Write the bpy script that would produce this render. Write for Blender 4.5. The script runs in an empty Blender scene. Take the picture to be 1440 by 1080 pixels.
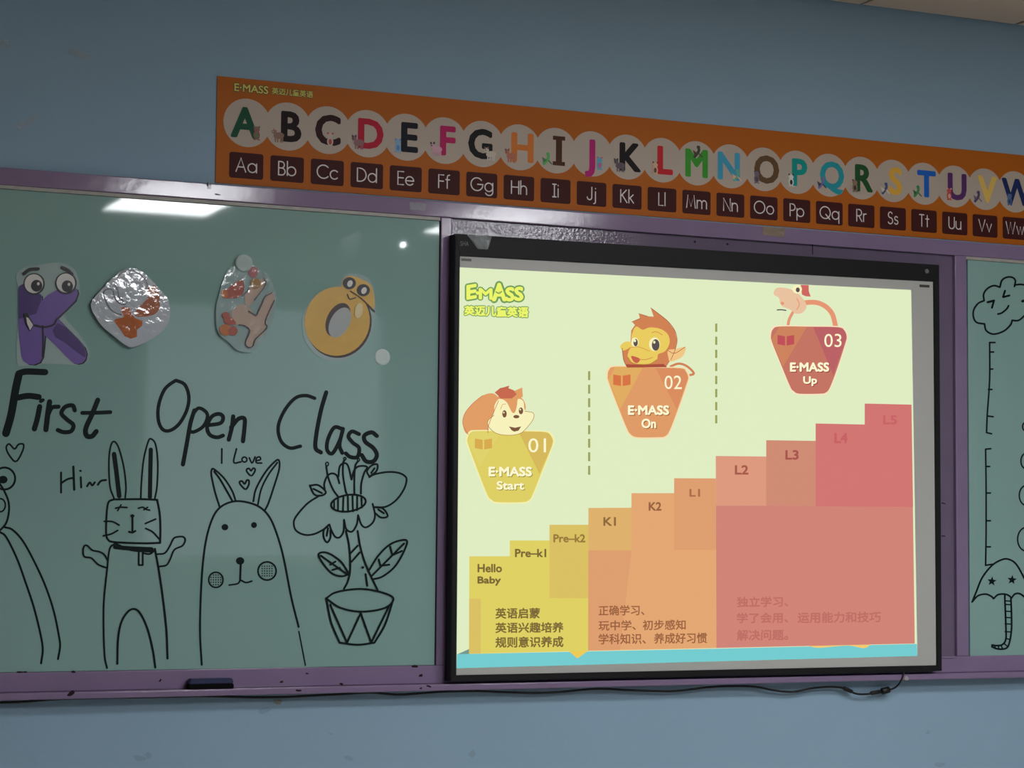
import bpy, bmesh, math, random
import numpy as np
from mathutils import Vector, Matrix

random.seed(7)
SC = bpy.context.scene
COL = SC.collection

# ------------------------------------------------------------------ camera
F = 3000.0                     # focal length in pixels of the 1440x1080 frame
YAW, PITCH, ROLL = (math.radians(a) for a in (23.93, 4.10, 0.51))
DIST, EYE = 5.66, 1.35         # camera to wall, camera height
_fwd = Vector((math.sin(YAW) * math.cos(PITCH), math.cos(YAW) * math.cos(PITCH), math.sin(PITCH)))
_r0 = Vector((math.cos(YAW), -math.sin(YAW), 0))
_u0 = _r0.cross(_fwd)
RIGHT = _r0 * math.cos(ROLL) + _u0 * math.sin(ROLL)
UP = -_r0 * math.sin(ROLL) + _u0 * math.cos(ROLL)
cam = bpy.data.cameras.new('camera')
cam.sensor_width = 36.0
cam.lens = F * 36.0 / 1440.0
cam.clip_start = 0.05
camo = bpy.data.objects.new('camera', cam)
M = Matrix((RIGHT, UP, -_fwd)).transposed().to_4x4()
M.translation = (0, -DIST, EYE)
camo.matrix_world = M
COL.objects.link(camo)
SC.camera = camo

# ------------------------------------------------------------------ world and exposure
w = bpy.data.worlds.new('daylight')
SC.world = w
w.use_nodes = True
w.node_tree.nodes['Background'].inputs[0].default_value = (0.80, 0.92, 1.0, 1)
w.node_tree.nodes['Background'].inputs[1].default_value = 1.2
SC.view_settings.view_transform = 'Standard'
SC.view_settings.look = 'None'
SC.view_settings.gamma = 1.0
SC.view_settings.exposure = 0.0
SC.view_settings.use_curve_mapping = False
PANEL_POWER = 28.5             # radiance of the ceiling light panels
LENS_POWER = 800.0             # radiance of the projector lens
SLIDE_POWER = 1.0              # brightness of the projected slide


# ------------------------------------------------------------------ helpers
def P(x, y, d=0.0):
    """measured photo pixel -> point on the plane that stands d metres in front of the wall"""
    v = RIGHT * ((x - 720) / F) + UP * (-(y - 540) / F) + _fwd
    t = (DIST - d) / v.y
    return Vector((v.x * t, -d, EYE + v.z * t))


def X(x, y, d=0.0): return P(x, y, d).x
def Z(x, y, d=0.0): return P(x, y, d).z


def lin(c):
    return tuple((v / 255 / 12.92) if v / 255 <= 0.04045 else ((v / 255 + 0.055) / 1.055) ** 2.4 for v in c)


MATS = {}


def mat(name, rgb, rough=0.6, spec=0.5, metal=0.0, coat=0.0, bump=None, vary=None, alpha=1.0, trans=0.0):
    """rgb in sRGB 0-255. bump=(scale, strength); vary=(scale, amount)"""
    if name in MATS: return MATS[name]
    m = bpy.data.materials.new(name)
    m.use_nodes = True
    nt = m.node_tree
    b = nt.nodes['Principled BSDF']
    c = lin(rgb)
    b.inputs['Base Color'].default_value = (*c, 1)
    b.inputs['Roughness'].default_value = rough
    b.inputs['Specular IOR Level'].default_value = spec
    b.inputs['Metallic'].default_value = metal
    b.inputs['Coat Weight'].default_value = coat
    b.inputs['Coat Roughness'].default_value = 0.08
    b.inputs['Alpha'].default_value = alpha
    b.inputs['Transmission Weight'].default_value = trans
    if bump or vary:
        tc = nt.nodes.new('ShaderNodeTexCoord')
    if vary:
        n = nt.nodes.new('ShaderNodeTexNoise'); n.inputs['Scale'].default_value = vary[0]
        n.inputs['Detail'].default_value = 5
        nt.links.new(tc.outputs['Object'], n.inputs['Vector'])
        mx = nt.nodes.new('ShaderNodeMix'); mx.data_type = 'RGBA'
        a = vary[1]
        mx.inputs['A'].default_value = (*[v * (1 - a) for v in c], 1)
        mx.inputs['B'].default_value = (*[min(1, v * (1 + a)) for v in c], 1)
        nt.links.new(n.outputs['Fac'], mx.inputs['Factor'])
        nt.links.new(mx.outputs['Result'], b.inputs['Base Color'])
    if bump:
        n2 = nt.nodes.new('ShaderNodeTexNoise'); n2.inputs['Scale'].default_value = bump[0]
        n2.inputs['Detail'].default_value = 3
        nt.links.new(tc.outputs['Object'], n2.inputs['Vector'])
        bp = nt.nodes.new('ShaderNodeBump'); bp.inputs['Strength'].default_value = bump[1]
        bp.inputs['Distance'].default_value = 0.01
        nt.links.new(n2.outputs['Fac'], bp.inputs['Height'])
        nt.links.new(bp.outputs['Normal'], b.inputs['Normal'])
    MATS[name] = m
    return m


def glow(name, rgb, strength=1.0):
    """a surface that gives off light (projected slide, lamp)"""
    if name in MATS: return MATS[name]
    m = bpy.data.materials.new(name)
    m.use_nodes = True
    b = m.node_tree.nodes['Principled BSDF']
    b.inputs['Base Color'].default_value = (0.02, 0.02, 0.02, 1)
    b.inputs['Roughness'].default_value = 0.7
    b.inputs['Specular IOR Level'].default_value = 0.2
    b.inputs['Emission Color'].default_value = (*lin(rgb), 1)
    b.inputs['Emission Strength'].default_value = strength
    MATS[name] = m
    return m


def S(rgb):
    """slide colour"""
    return glow('slide_%d_%d_%d' % tuple(rgb), rgb, SLIDE_POWER)


def link(name, me, mats, parent=None):
    o = bpy.data.objects.new(name, me)
    for m in (mats if isinstance(mats, (list, tuple)) else [mats]):
        me.materials.append(m)
    COL.objects.link(o)
    if parent: o.parent = parent
    return o


def obj(name, bm, mats, parent=None, smooth=False):
    me = bpy.data.meshes.new(name)
    bmesh.ops.recalc_face_normals(bm, faces=bm.faces)
    bm.to_mesh(me); bm.free()
    if smooth:
        for p in me.polygons: p.use_smooth = True
    return link(name, me, mats, parent)


def empty(name, label, cat, group=None):
    o = bpy.data.objects.new(name, None)
    o.empty_display_size = 0.1
    COL.objects.link(o)
    return tag(o, label, cat, group)


def tag(o, label, cat=None, group=None, kind=None):
    o['label'] = label
    if cat: o['category'] = cat
    if group: o['group'] = group
    if kind: o['kind'] = kind
    return o


def structure(o, label, cat):
    return tag(o, label, cat, kind='structure')


def box(bm, x0, x1, y0, y1, z0, z1, bevel=0.0, mi=0):
    vs = [bm.verts.new(p) for p in ((x0, y0, z0), (x1, y0, z0), (x1, y1, z0), (x0, y1, z0),
                                    (x0, y0, z1), (x1, y0, z1), (x1, y1, z1), (x0, y1, z1))]
    fs = [bm.faces.new([vs[i] for i in q]) for q in ((0, 3, 2, 1), (4, 5, 6, 7), (0, 1, 5, 4), (1, 2, 6, 5), (2, 3, 7, 6), (3, 0, 4, 7))]
    for f in fs: f.material_index = mi
    if bevel:
        es = list({e for f in fs for e in f.edges})
        bmesh.ops.bevel(bm, geom=es, offset=bevel, segments=2, affect='EDGES', profile=0.6)


def boxobj(name, x0, x1, y0, y1, z0, z1, m, parent=None, bevel=0.0):
    bm = bmesh.new(); box(bm, x0, x1, y0, y1, z0, z1, bevel)
    return obj(name, bm, m, parent)


def solid(name, pts, d0, d1, m, parent=None, bevel=0.0, dpx=None):
    """photo outline -> plate of real thickness, from d0 (back) to d1 (front)"""
    bm = bmesh.new()
    fr = [P(x, y, d1 if dpx is None else dpx) for x, y in pts]
    a = [bm.verts.new((p.x, -d1, p.z)) for p in fr]
    b = [bm.verts.new((p.x, -d0, p.z)) for p in fr]
    n = len(a)
    top = bm.faces.new(a); bm.faces.new(b[::-1])
    for i in range(n): bm.faces.new((a[i], b[i], b[(i + 1) % n], a[(i + 1) % n]))
    if bevel: bmesh.ops.bevel(bm, geom=list(top.edges), offset=bevel, segments=2, affect='EDGES')
    return obj(name, bm, m, parent)


def catmull(pts, closed=False, step=6):
    pts = [Vector((p[0], p[1])) for p in pts]
    if len(pts) < 3 and not closed: return pts
    n = len(pts); out = []
    for i in range(n if closed else n - 1):
        p0 = pts[(i - 1) % n] if closed or i > 0 else pts[0] * 2 - pts[1]
        p1 = pts[i]; p2 = pts[(i + 1) % n]
        p3 = pts[(i + 2) % n] if closed or i < n - 2 else pts[-1] * 2 - pts[-2]
        for k in range(step):
            t = k / step
            out.append(0.5 * ((2 * p1) + (p2 - p0) * t + (2 * p0 - 5 * p1 + 4 * p2 - p3) * t * t + (3 * p1 - p0 - 3 * p2 + p3) * t ** 3))
    if not closed: out.append(pts[-1])
    return out


def ell(cx, cy, rx, ry, tilt=0, n=28, a0=0, a1=360):
    c, s = math.cos(math.radians(tilt)), math.sin(math.radians(tilt))
    out = []
    full = abs(a1 - a0) >= 360
    for i in range(n if full else n + 1):
        a = math.radians(a0 + (a1 - a0) * i / n)
        x, y = rx * math.cos(a), ry * math.sin(a)
        out.append((cx + x * c - y * s, cy + x * s + y * c))
    return out


def crop(ox, oy, sc):
    """coordinates read off an enlarged detail of the photograph -> photo pixels"""
    return lambda pts: [(ox + x / sc, oy + y / sc) for x, y in pts]


_TXT = {}


def text2d(s, offset=0.0):
    """outline lettering as flat triangles, normalised to its own bounding box"""
    k = (s, offset)
    if k in _TXT: return _TXT[k]
    cu = bpy.data.curves.new('t', 'FONT'); cu.body = s; cu.offset = offset
    cu.resolution_u = 3; cu.fill_mode = 'FRONT'
    o = bpy.data.objects.new('t', cu); COL.objects.link(o)
    dg = bpy.context.evaluated_depsgraph_get()
    me = bpy.data.meshes.new_from_object(o.evaluated_get(dg))
    vs = np.array([(v.co.x, v.co.y) for v in me.vertices]) if len(me.vertices) else np.zeros((1, 2))
    fs = [tuple(p.vertices) for p in me.polygons]
    bpy.data.objects.remove(o); bpy.data.curves.remove(cu); bpy.data.meshes.remove(me)
    lo, hi = vs.min(0), vs.max(0)
    _TXT[k] = (vs, fs, lo, hi)
    return _TXT[k]


class Art:
    """flat print or ink: shapes laid over one another on one plane, as one mesh"""
    STEP = 0.00022

    def __init__(self, d, mapper=None):
        self.d, self.v, self.f, self.mi, self.mats, self.n, self.k = d, [], [], [], [], 0, 0
        self.map = mapper or (lambda x, y, d: P(x, y, d))

    def _m(self, m):
        if m not in self.mats: self.mats.append(m)
        return self.mats.index(m)

    def up(self): self.n += 1; return self

    def _add(self, pts, faces, m):
        dd = self.d + self.n * self.STEP + self.k * 0.000012
        self.k += 1
        b = len(self.v)
        self.v += [tuple(self.map(x, y, dd)) for x, y in pts]
        i = self._m(m)
        for f in faces: self.f.append(tuple(b + k for k in f)); self.mi.append(i)

    def poly(self, pts, m, smooth=False, layer=True):
        if layer: self.up()
        if smooth: pts = catmull(pts, True, 5)
        self._add([(p[0], p[1]) for p in pts], [tuple(range(len(pts)))], m)
        return self

    def ring(self, outer, inner, m):
        self.up(); n = len(outer)
        self._add(list(outer) + list(inner), [(i, (i + 1) % n, n + (i + 1) % n, n + i) for i in range(n)], m)
        return self

    def line(self, pts, wd, m, smooth=True, closed=False, layer=False):
        if layer: self.up()
        ctrl = [Vector((p[0], p[1])) for p in pts]
        q = catmull(pts, closed) if smooth else ctrl + ([ctrl[0]] if closed else [])
        if smooth and closed: q = q + [q[0]]
        h = wd / 2; n = len(q); L = []
        for i in range(n):
            t = q[min(i + 1, n - 1)] - q[max(i - 1, 0)]
            if t.length < 1e-6: t = Vector((1, 0))
            t.normalize(); nn = Vector((-t.y, t.x)) * h
            L += [(q[i] + nn)[:], (q[i] - nn)[:]]
        self._add(L, [(2 * i, 2 * i + 1, 2 * i + 3, 2 * i + 2) for i in range(n - 1)], m)
        caps = list(ctrl) if not smooth else ([] if closed else [ctrl[0], ctrl[-1]])
        if smooth:
            for a, b, c in zip(ctrl, ctrl[1:], ctrl[2:]):
                if (b - a).length > 0 and (c - b).length > 0 and (b - a).angle(c - b) > 0.7: caps.append(b)
        for c in caps:
            self._add(ell(c[0], c[1], h, h, n=10), [tuple(range(10))], m)
        return self

    def dot(self, x, y, rx, ry, m, tilt=0, layer=False):
        if layer: self.up()
        self._add(ell(x, y, rx, ry, tilt, 18), [tuple(range(18))], m)
        return self

    def text(self, s, x0, y0, x1, y1, m, bold=0.0, rise=0.0, layer=True, copies=8):
        """letters fitted to the box (x0,y0)-(x1,y1); bold thickens the strokes by that share of the box height; rise lifts the right end"""
        if layer: self.up()
        vs, fs, lo, hi = text2d(s)
        b = bold * abs(y1 - y0)
        sg = 1 if y1 > y0 else -1
        for k in range(copies if bold else 1):
            dx, dy = (b * math.cos(2 * math.pi * k / copies), b * math.sin(2 * math.pi * k / copies)) if bold else (0, 0)
            out = []
            for p, q in vs:
                u = (p - lo[0]) / (hi[0] - lo[0]); v = (q - lo[1]) / max(1e-6, (hi[1] - lo[1]))
                out.append((x0 + u * (x1 - x0) + dx, y1 + v * (y0 - y1) - rise * u + dy))
            self._add(out, fs, m)
        return self

    def build(self, name, parent=None, label=None):
        me = bpy.data.meshes.new(name)
        me.from_pydata(self.v, [], self.f)
        for m in self.mats: me.materials.append(m)
        me.polygons.foreach_set('material_index', self.mi)
        me.update()
        # faces look into the room
        bm = bmesh.new(); bm.from_mesh(me)
        for f in bm.faces:
            f.normal_update()
            if f.normal.y > 0: f.normal_flip()
        bm.to_mesh(me); bm.free()
        o = bpy.data.objects.new(name, me); COL.objects.link(o)
        if parent: o.parent = parent
        if label: o['label'] = label
        return o


def tube(bm, pts, r, n=10):
    rings = []
    for i, p in enumerate(pts):
        t = (pts[min(i + 1, len(pts) - 1)] - pts[max(i - 1, 0)]).normalized()
        a = t.cross(Vector((0, 1, 0.01))).normalized(); b = t.cross(a)
        rr = r[i] if isinstance(r, list) else r
        rings.append([bm.verts.new(p + (a * math.cos(2 * math.pi * k / n) + b * math.sin(2 * math.pi * k / n)) * rr) for k in range(n)])
    for A, B in zip(rings, rings[1:]):
        for k in range(n): bm.faces.new((A[k], A[(k + 1) % n], B[(k + 1) % n], B[k]))
    bm.faces.new(rings[0][::-1]); bm.faces.new(rings[-1])


# ------------------------------------------------------------------ materials
m_wall = mat('blue_wall_paint', (155, 185, 207), 0.75, 0.25, bump=(60, 0.05), vary=(1.3, 0.05))
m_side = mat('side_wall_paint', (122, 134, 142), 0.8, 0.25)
m_floor = mat('floor_vinyl', (156, 147, 136), 0.5)
m_tile = mat('ceiling_tile_board', (232, 214, 196), 0.9, 0.1, bump=(120, 0.1))
m_gap = mat('ceiling_gap', (40, 36, 32), 0.9, 0.1)
m_purple = mat('purple_gloss_paint', (141, 121, 154), 0.10, 0.5, bump=(30, 0.02), vary=(9, 0.10))
m_purple_r = mat('purple_rough_paint', (116, 102, 126), 0.10, 0.6, bump=(110, 0.06), vary=(9, 0.10))
m_chip = mat('chipped_wood', (45, 28, 34), 0.9, 0.2)
m_trim = mat('silver_edge_strip', (176, 172, 166), 0.45, 0.5, vary=(40, 0.25))
m_glass = mat('green_glass_board', (146, 182, 176), 0.03, 0.5, vary=(3, 0.04))
m_ink = mat('black_marker_ink', (12, 27, 26), 0.35, 0.15)
m_white = mat('whiteboard_surface', (194, 194, 190), 0.4, 0.4, vary=(4, 0.03))
m_bezel = mat('black_bezel', (30, 30, 31), 0.5, 0.2)
m_mark = mat('grey_print', (120, 120, 118), 0.6)
m_markd = mat('dark_grey_print', (62, 62, 62), 0.6)
m_cable = mat('black_rubber', (16, 16, 17), 0.5)
m_film = mat('laminating_film', (206, 228, 226), 0.12, 0.6, alpha=0.55)
m_tape = mat('clear_tape', (205, 215, 220), 0.06, 0.8, bump=(60, 0.3), alpha=0.35)

# ------------------------------------------------------------------ the room
CEIL = Z(1300, 19.5)
RX0, RX1, RY0 = -1.7, 6.6, -8.0
structure(boxobj('floor', RX0 - .1, RX1 + .1, RY0 - .1, .1, -.1, 0, m_floor), 'plain classroom floor below the boards', 'floor')
WALL = structure(boxobj('wall_front', RX0 - .1, RX1 + .1, 0, .12, 0, CEIL + .1, m_wall), 'pale blue painted classroom wall behind the boards', 'wall')
structure(boxobj('wall_left', RX0 - .12, RX0, RY0, 0, 0, CEIL + .1, m_side), 'pale side wall left of the boards', 'wall')
structure(boxobj('wall_right', RX1, RX1 + .12, RY0, 0, 0, CEIL + .1, m_side), 'pale side wall right of the boards', 'wall')
# back wall with a window opening
WX0, WX1, WZ0, WZ1 = 3.40, 5.15, 1.15, 2.92
bm = bmesh.new()
box(bm, RX0, WX0, RY0 - .15, RY0, 0, CEIL + .1)
box(bm, WX1, RX1, RY0 - .15, RY0, 0, CEIL + .1)
box(bm, WX0, WX1, RY0 - .15, RY0, 0, WZ0)
box(bm, WX0, WX1, RY0 - .15, RY0, WZ1, CEIL + .1)
structure(obj('wall_back', bm, m_side), 'pale rear wall of the classroom with a window opening', 'wall')
m_wf = mat('window_frame_white', (225, 225, 222), 0.4)
m_pane = mat('window_glass', (240, 250, 250), 0.0, 0.5, trans=1.0)
win = empty('window_1', 'white framed window in the rear classroom wall', 'window'); win['kind'] = 'structure'
for a, b, c, d in ((WX0, WX1, WZ0, WZ0 + .06), (WX0, WX1, WZ1 - .06, WZ1), (WX0, WX0 + .06, WZ0 + .06, WZ1 - .06), (WX1 - .06, WX1, WZ0 + .06, WZ1 - .06)):
    boxobj('window_frame', a, b, RY0 - .10, RY0 - .04, c, d, m_wf, win)

m_scuff = mat('wall_scuff', (110, 128, 146), .8, alpha=.14)
for x, y, rx, ry in ((196, 1066, 9, 4), (208, 1062, 4, 5), (664, 1060, 4, 6), (372, 999, 9, 4), (490, 1066, 7, 3), (1305, 1030, 3, 3), (1322, 1075, 9, 3), (466, 1032, 3, 2)):
    r_ = random.Random(x); a = Art(.0004)
    a.poly([(px + r_.uniform(-1.5, 1.5), py + r_.uniform(-1, 1)) for px, py in ell(x, y, rx, ry, r_.uniform(-20, 20), 9)], m_scuff)
    a.build('scuff_mark', WALL)

# ceiling: slab and 600 mm tiles with dark joints; the joints line up with the seams in view
ceil = structure(boxobj('ceiling', RX0 - .1, RX1 + .1, RY0 - .1, .1, CEIL + .012, CEIL + .11, m_gap), 'beige suspended ceiling of square tiles with dark joints', 'ceiling')
T, GX, GY = 0.6, X(1207, 7), 0.008
# (tile column, tile row, rows covered, label)
LAMPS = [(-2, 7, 2, 'long ceiling light panel mirrored in the left glass board'), (1, 7, 2, 'long ceiling light panel gleaming in the purple frame above the whiteboard'),
         (-2, 4, 1, 'square ceiling light panel over the left end of the whiteboard'), (0, 4, 1, 'square ceiling light panel over the right end of the whiteboard')]
TAKEN = {(i, j + k) for i, j, n, _ in LAMPS for k in range(n)}
bm = bmesh.new(); box(bm, -T / 2 + .007, T / 2 - .007, -T / 2 + .007, T / 2 - .007, 0, .012)
me_tile = bpy.data.meshes.new('ceiling_tile'); bm.to_mesh(me_tile); bm.free(); me_tile.materials.append(m_tile)
for i in range(-10, 7):
    for j in range(0, 14):
        cx, cy = GX + T * (i + .5), -T * (j + .5) - GY
        if cx - T / 2 < RX0 - .3 or cx + T / 2 > RX1 + .3 or cy - T / 2 < RY0 - .4 or (i, j) in TAKEN: continue
        o = bpy.data.objects.new('ceiling_tile', me_tile); COL.objects.link(o); o.parent = ceil
        o.location = (cx, cy, CEIL)
m_lamp = glow('panel_light', (250, 252, 255), PANEL_POWER)
m_lampframe = mat('lamp_frame_white', (225, 225, 225), 0.4)
for i, j, n, lab in LAMPS:
    L = empty('ceiling_light', lab, 'light', 'ceiling light panels')
    L.location = (GX + T * (i + .5), -T * (j + n / 2) - GY, CEIL)
    bm = bmesh.new(); e = T * n / 2 - .002
    for a in ((-.298, .298, -e, -e + .022), (-.298, .298, e - .022, e), (-.298, -.276, -e + .022, e - .022), (.276, .298, -e + .022, e - .022)):
        box(bm, *a, -.004, .012)
    obj('lamp_frame', bm, m_lampframe, L)
    boxobj('diffuser', -.276, .276, -e + .022, e - .022, .001, .012, m_lamp, L)

# projector that throws the slide
pc = Vector((3.496, -3.50, 2.689))
pj = empty('projector', 'white ceiling projector aimed at the interactive whiteboard', 'projector')
pj.location = pc
m_pj = mat('projector_plastic', (84, 86, 88), 0.4)
boxobj('body', -.20, .12, -.32, -.012, -.06, .05, m_pj, pj, .012)
bm = bmesh.new(); tube(bm, [Vector((0, -.02, 0)), Vector((0, 0, 0))], .042, 24); obj('lens_barrel', bm, m_bezel, pj)
bm = bmesh.new(); tube(bm, [Vector((0, .0004, 0)), Vector((0, .003, 0))], .0045, 20); obj('lens', bm, glow('projector_lens', (240, 248, 255), LENS_POWER), pj)
bm = bmesh.new(); tube(bm, [Vector((-.04, -.16, .05)), Vector((-.04, -.16, CEIL - pc.z))], .02, 14); obj('ceiling_mount', bm, m_pj, pj)

# ------------------------------------------------------------------ purple frame
DF = 0.020
FX0, FX1 = 0.72, 5.72
zt = Z(150, 246.5, DF)                    # upper edge of the frame
zo = Z(300, 281.5, DF)                    # upper edge of the openings
zb = Z(300, 941.0, DF)                    # lower edge of the glass openings
zl = Z(640, 960.5, DF)                    # frame meets ledge
DL = 0.056
zl2 = Z(640, 971.0, DL)                   # underside of the ledge
sx0, sx1 = X(617, 600, DF), X(632.5, 600, DF)     # stile left of the whiteboard
sx2, sx3 = X(1344.5, 640, DF), X(1361, 640, DF)   # stile right of it
gxl, gxr = 0.80, 5.64
fr = empty('trim_1', 'glossy purple painted wooden frame around the three boards', 'frame'); fr['kind'] = 'structure'
boxobj('rail', FX0, FX1, -DF, 0, zo, zt, m_purple, fr, .003)
boxobj('rail', FX0, FX1, -DF, 0, zl, zb, m_purple, fr, .003)
for a, b in ((FX0, gxl), (sx0, sx1), (sx2, sx3), (gxr, FX1)):
    boxobj('stile', a, b, -DF, 0, zb, zo, m_purple, fr, .003)
zrb, zrt = Z(1344, 927, DF), Z(1000, 333.5, DF)
boxobj('recess_panel', sx1 - .002, sx2 + .002, -.006, -.001, zb - .001, zo + .001, m_purple_r, fr)
boxobj('rail', sx1, sx2, -DF, -.001, zrt, zo + .004, m_purple, fr, .002)
boxobj('rail', sx1, sx2, -DF, -.001, zb - .004, zrb, m_purple, fr, .002)
boxobj('ledge', FX0, FX1, -DL, 0, zl2, zl, m_purple, fr, .004)
# dark joint seam in the recess panel
boxobj('joint', X(1142, 345, .006), X(1142, 345, .006) + .003, -.0066, -.005, Z(1142, 358, .006), Z(1142, 342, .006), m_chip, fr)
# chips where the paint has come off
CH = [((100, 975), 6, 3, -35, DL), ((31, 945), 8, 1.2, 0, DF), ((103, 945), 3, 1.6, 0, DF), ((225, 957), 2.5, 1.2, -50, DF), ((592, 950), 3, 2, -15, DF),
      ((603, 965), 4, 1.6, 15, DL), ((592, 968), 2, 1.2, -15, DL), ((583, 937), 5, 2, 5, DF), ((396, 959), 3, 1.5, -20, DF), ((432, 947), 2.5, 1, 0, DF),
      ((977, 340), 1.6, 1.6, 0, .0066), ((1023, 343), 1.6, 1.6, 0, .0066), ((292, 259), 1.5, 3, 20, DF), ((306, 273.5), 5, .8, 6, DF),
      ((1327, 754), 3, 1, 0, .0066), ((1327, 708), 3, 1, 10, .0066),
      ((1275, 954), 3, 3, 0, DL), ((420, 971), 5, 1.5, 3, DL), ((480, 962), 3, 1.5, 10, DL)]
for (x, y), rx, ry, tl, d in CH:
    a = Art(d + .0004); r = random.Random(x)
    pts = [(px + r.uniform(-.6, .6), py + r.uniform(-.5, .5)) for px, py in ell(x, y, rx, ry, tl, 9)]
    a.poly(pts, m_trim if (x, y) == (1275, 954) else m_chip)
    a.build('paint_chip', fr, 'dark chip in the purple paint' if (x, y) != (1275, 954) else 'pale scuff on the purple ledge')

# ------------------------------------------------------------------ glass boards
DG = 0.013
zgt = Z(300, 287.5, DG)
gl = empty('glass_board', 'left green glass writing board with letter cutouts and rabbit drawings', 'board', 'green glass boards')
gl.location = (0, 0, 0)
boxobj('pane', gxl + .002, X(615, 600, DG), -DG, -.004, zb + .0005, zgt, m_glass, gl, .001)
boxobj('edge_strip', gxl + .002, sx0 - .001, -DF + .002, -.004, zgt + .0005, zo - .0005, m_trim, gl, .001)
boxobj('edge_strip', X(615.2, 600, DG), sx0 - .0005, -DF + .003, -.004, zb + .0005, zgt, m_chip, gl, .001)
gr = empty('glass_board', 'right green glass writing board with cloud and umbrella drawings', 'board', 'green glass boards')
boxobj('pane', X(1362.5, 640, DG), gxr - .002, -DG, -.004, Z(1400, 926.0, DG), zgt, m_glass, gr, .001)
boxobj('edge_strip', sx3 + .0005, gxr - .002, -DF + .002, -.004, zgt + .0005, zo - .0005, m_trim, gr, .001)

DI = DG + .0004
ca, cb, cc, cd = crop(0, 500, 4.8), crop(260, 520, 4), crop(0, 680, 3.3733), crop(260, 680, 3.375)
cf, ch, cl = crop(400, 640, 7.579), crop(80, 680, 7.2), crop(0, 640, 3.375)


def ink(strokes):
    """strokes: (crop, width in px, points, [closed])"""
    a = Art(DI)
    for s in strokes: a.line(s[0](s[2]), s[1], m_ink, closed=(len(s) > 3))
    return a


# "First"
ink([(ca, 11, [(40, 525), (75, 400), (105, 230), (128, 125)]), (ca, 9, [(128, 120), (180, 108), (305, 112)]), (ca, 8.5, [(115, 285), (190, 272), (262, 280)]),
     (ca, 7.5, [(232, 495), (252, 425), (268, 345)]), (ca, 5, [(275, 308), (290, 300)]), (ca, 7.5, [(310, 500), (322, 400), (335, 312)]), (ca, 6, [(325, 400), (350, 352), (395, 345)]),
     (ca, 6, [(505, 370), (490, 337), (440, 347), (415, 390), (450, 430), (495, 468), (480, 510), (430, 517), (390, 503)]),
     (ca, 7, [(660, 300), (620, 400), (580, 490), (585, 540), (620, 545), (650, 512)]), (ca, 5.5, [(555, 387), (650, 386), (745, 382)])]).build('lettering', gl, 'handwritten word First in thick black marker')
ink([(ca, 5, [(1175, 175), (1110, 230), (1070, 340), (1070, 440), (1100, 500), (1150, 505), (1210, 460), (1260, 370), (1275, 280), (1250, 200), (1200, 172)], 1),
     (ca, 6, [(1312, 370), (1285, 460), (1260, 600), (1235, 735)]), (ca, 5, [(1300, 400), (1340, 355), (1390, 380), (1400, 420), (1370, 480), (1310, 515), (1280, 510)]),
     (cb, 5.5, [(130, 312), (200, 300), (215, 265), (190, 248), (150, 265), (125, 320), (140, 365), (180, 380), (215, 370)]),
     (cb, 6, [(272, 262), (265, 320), (247, 393)]), (cb, 6, [(260, 325), (300, 277), (335, 275), (335, 330), (327, 402)])]).build('lettering', gl, 'handwritten word Open in black marker')
ink([(cb, 5, [(730, 160), (680, 145), (620, 160), (560, 230), (525, 320), (540, 400), (590, 440), (650, 430)]), (cb, 6, [(795, 127), (765, 230), (740, 360), (735, 440), (765, 465)]),
     (cb, 5.5, [(885, 332), (840, 325), (805, 390), (800, 450), (830, 470), (870, 400), (890, 332)]), (cb, 5.5, [(890, 332), (870, 420), (885, 468)]),
     (cb, 5.5, [(980, 362), (940, 347), (920, 375), (945, 410), (980, 440), (970, 490), (930, 490), (905, 470)]),
     (cb, 6, [(1080, 372), (1050, 352), (1010, 370), (1015, 405), (1060, 440), (1080, 480), (1060, 515), (1020, 515), (995, 480)])]).build('lettering', gl, 'handwritten word Class in black marker')
ink([(cb, 2.6, [(208, 445), (207, 525)])]).build('lettering', gl, 'handwritten capital I before the word Love')
ink([(cb, 2.6, [(290, 445), (275, 520), (315, 518)]), (cb, 2.4, ell(335, 505, 14, 14, n=10), 1), (cb, 2.4, [(362, 495), (378, 524), (395, 490)]),
     (cb, 2.4, [(400, 512), (425, 505), (420, 490), (403, 497), (402, 522), (432, 525)])]).build('lettering', gl, 'handwritten word Love in black marker')
ink([(cb, 2.6, [(372, 596), (348, 572), (350, 558), (362, 556), (372, 568), (384, 554), (395, 560), (390, 578)], 1)]).build('heart_drawing', gl, 'small outlined heart close under the word Love')
ink([(cb, 2.8, [(340, 672), (312, 645), (308, 630), (322, 627), (336, 642), (348, 622), (360, 624), (358, 650)], 1)]).build('heart_drawing', gl, 'small outlined heart between the round rabbit ears')
ink([(ca, 3, [(412, 790), (412, 925)]), (ca, 3.4, [(495, 750), (501, 905)]), (ca, 3, [(412, 862), (455, 835), (497, 825)]), (ca, 3, [(545, 822), (548, 890)]), (ca, 3, [(541, 778), (545, 779)]),
     (ca, 3, [(588, 882), (606, 857), (622, 876), (640, 856)]), (ca, 3, [(660, 872), (682, 846), (715, 840)])]).build('lettering', gl, 'handwritten Hi with two tildes')
ink([(ca, 2.6, [(108, 715), (62, 672), (42, 622), (62, 597), (98, 630), (125, 600), (158, 600), (152, 645)], 1)]).build('heart_drawing', gl, 'small outlined heart under the word First')
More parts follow.
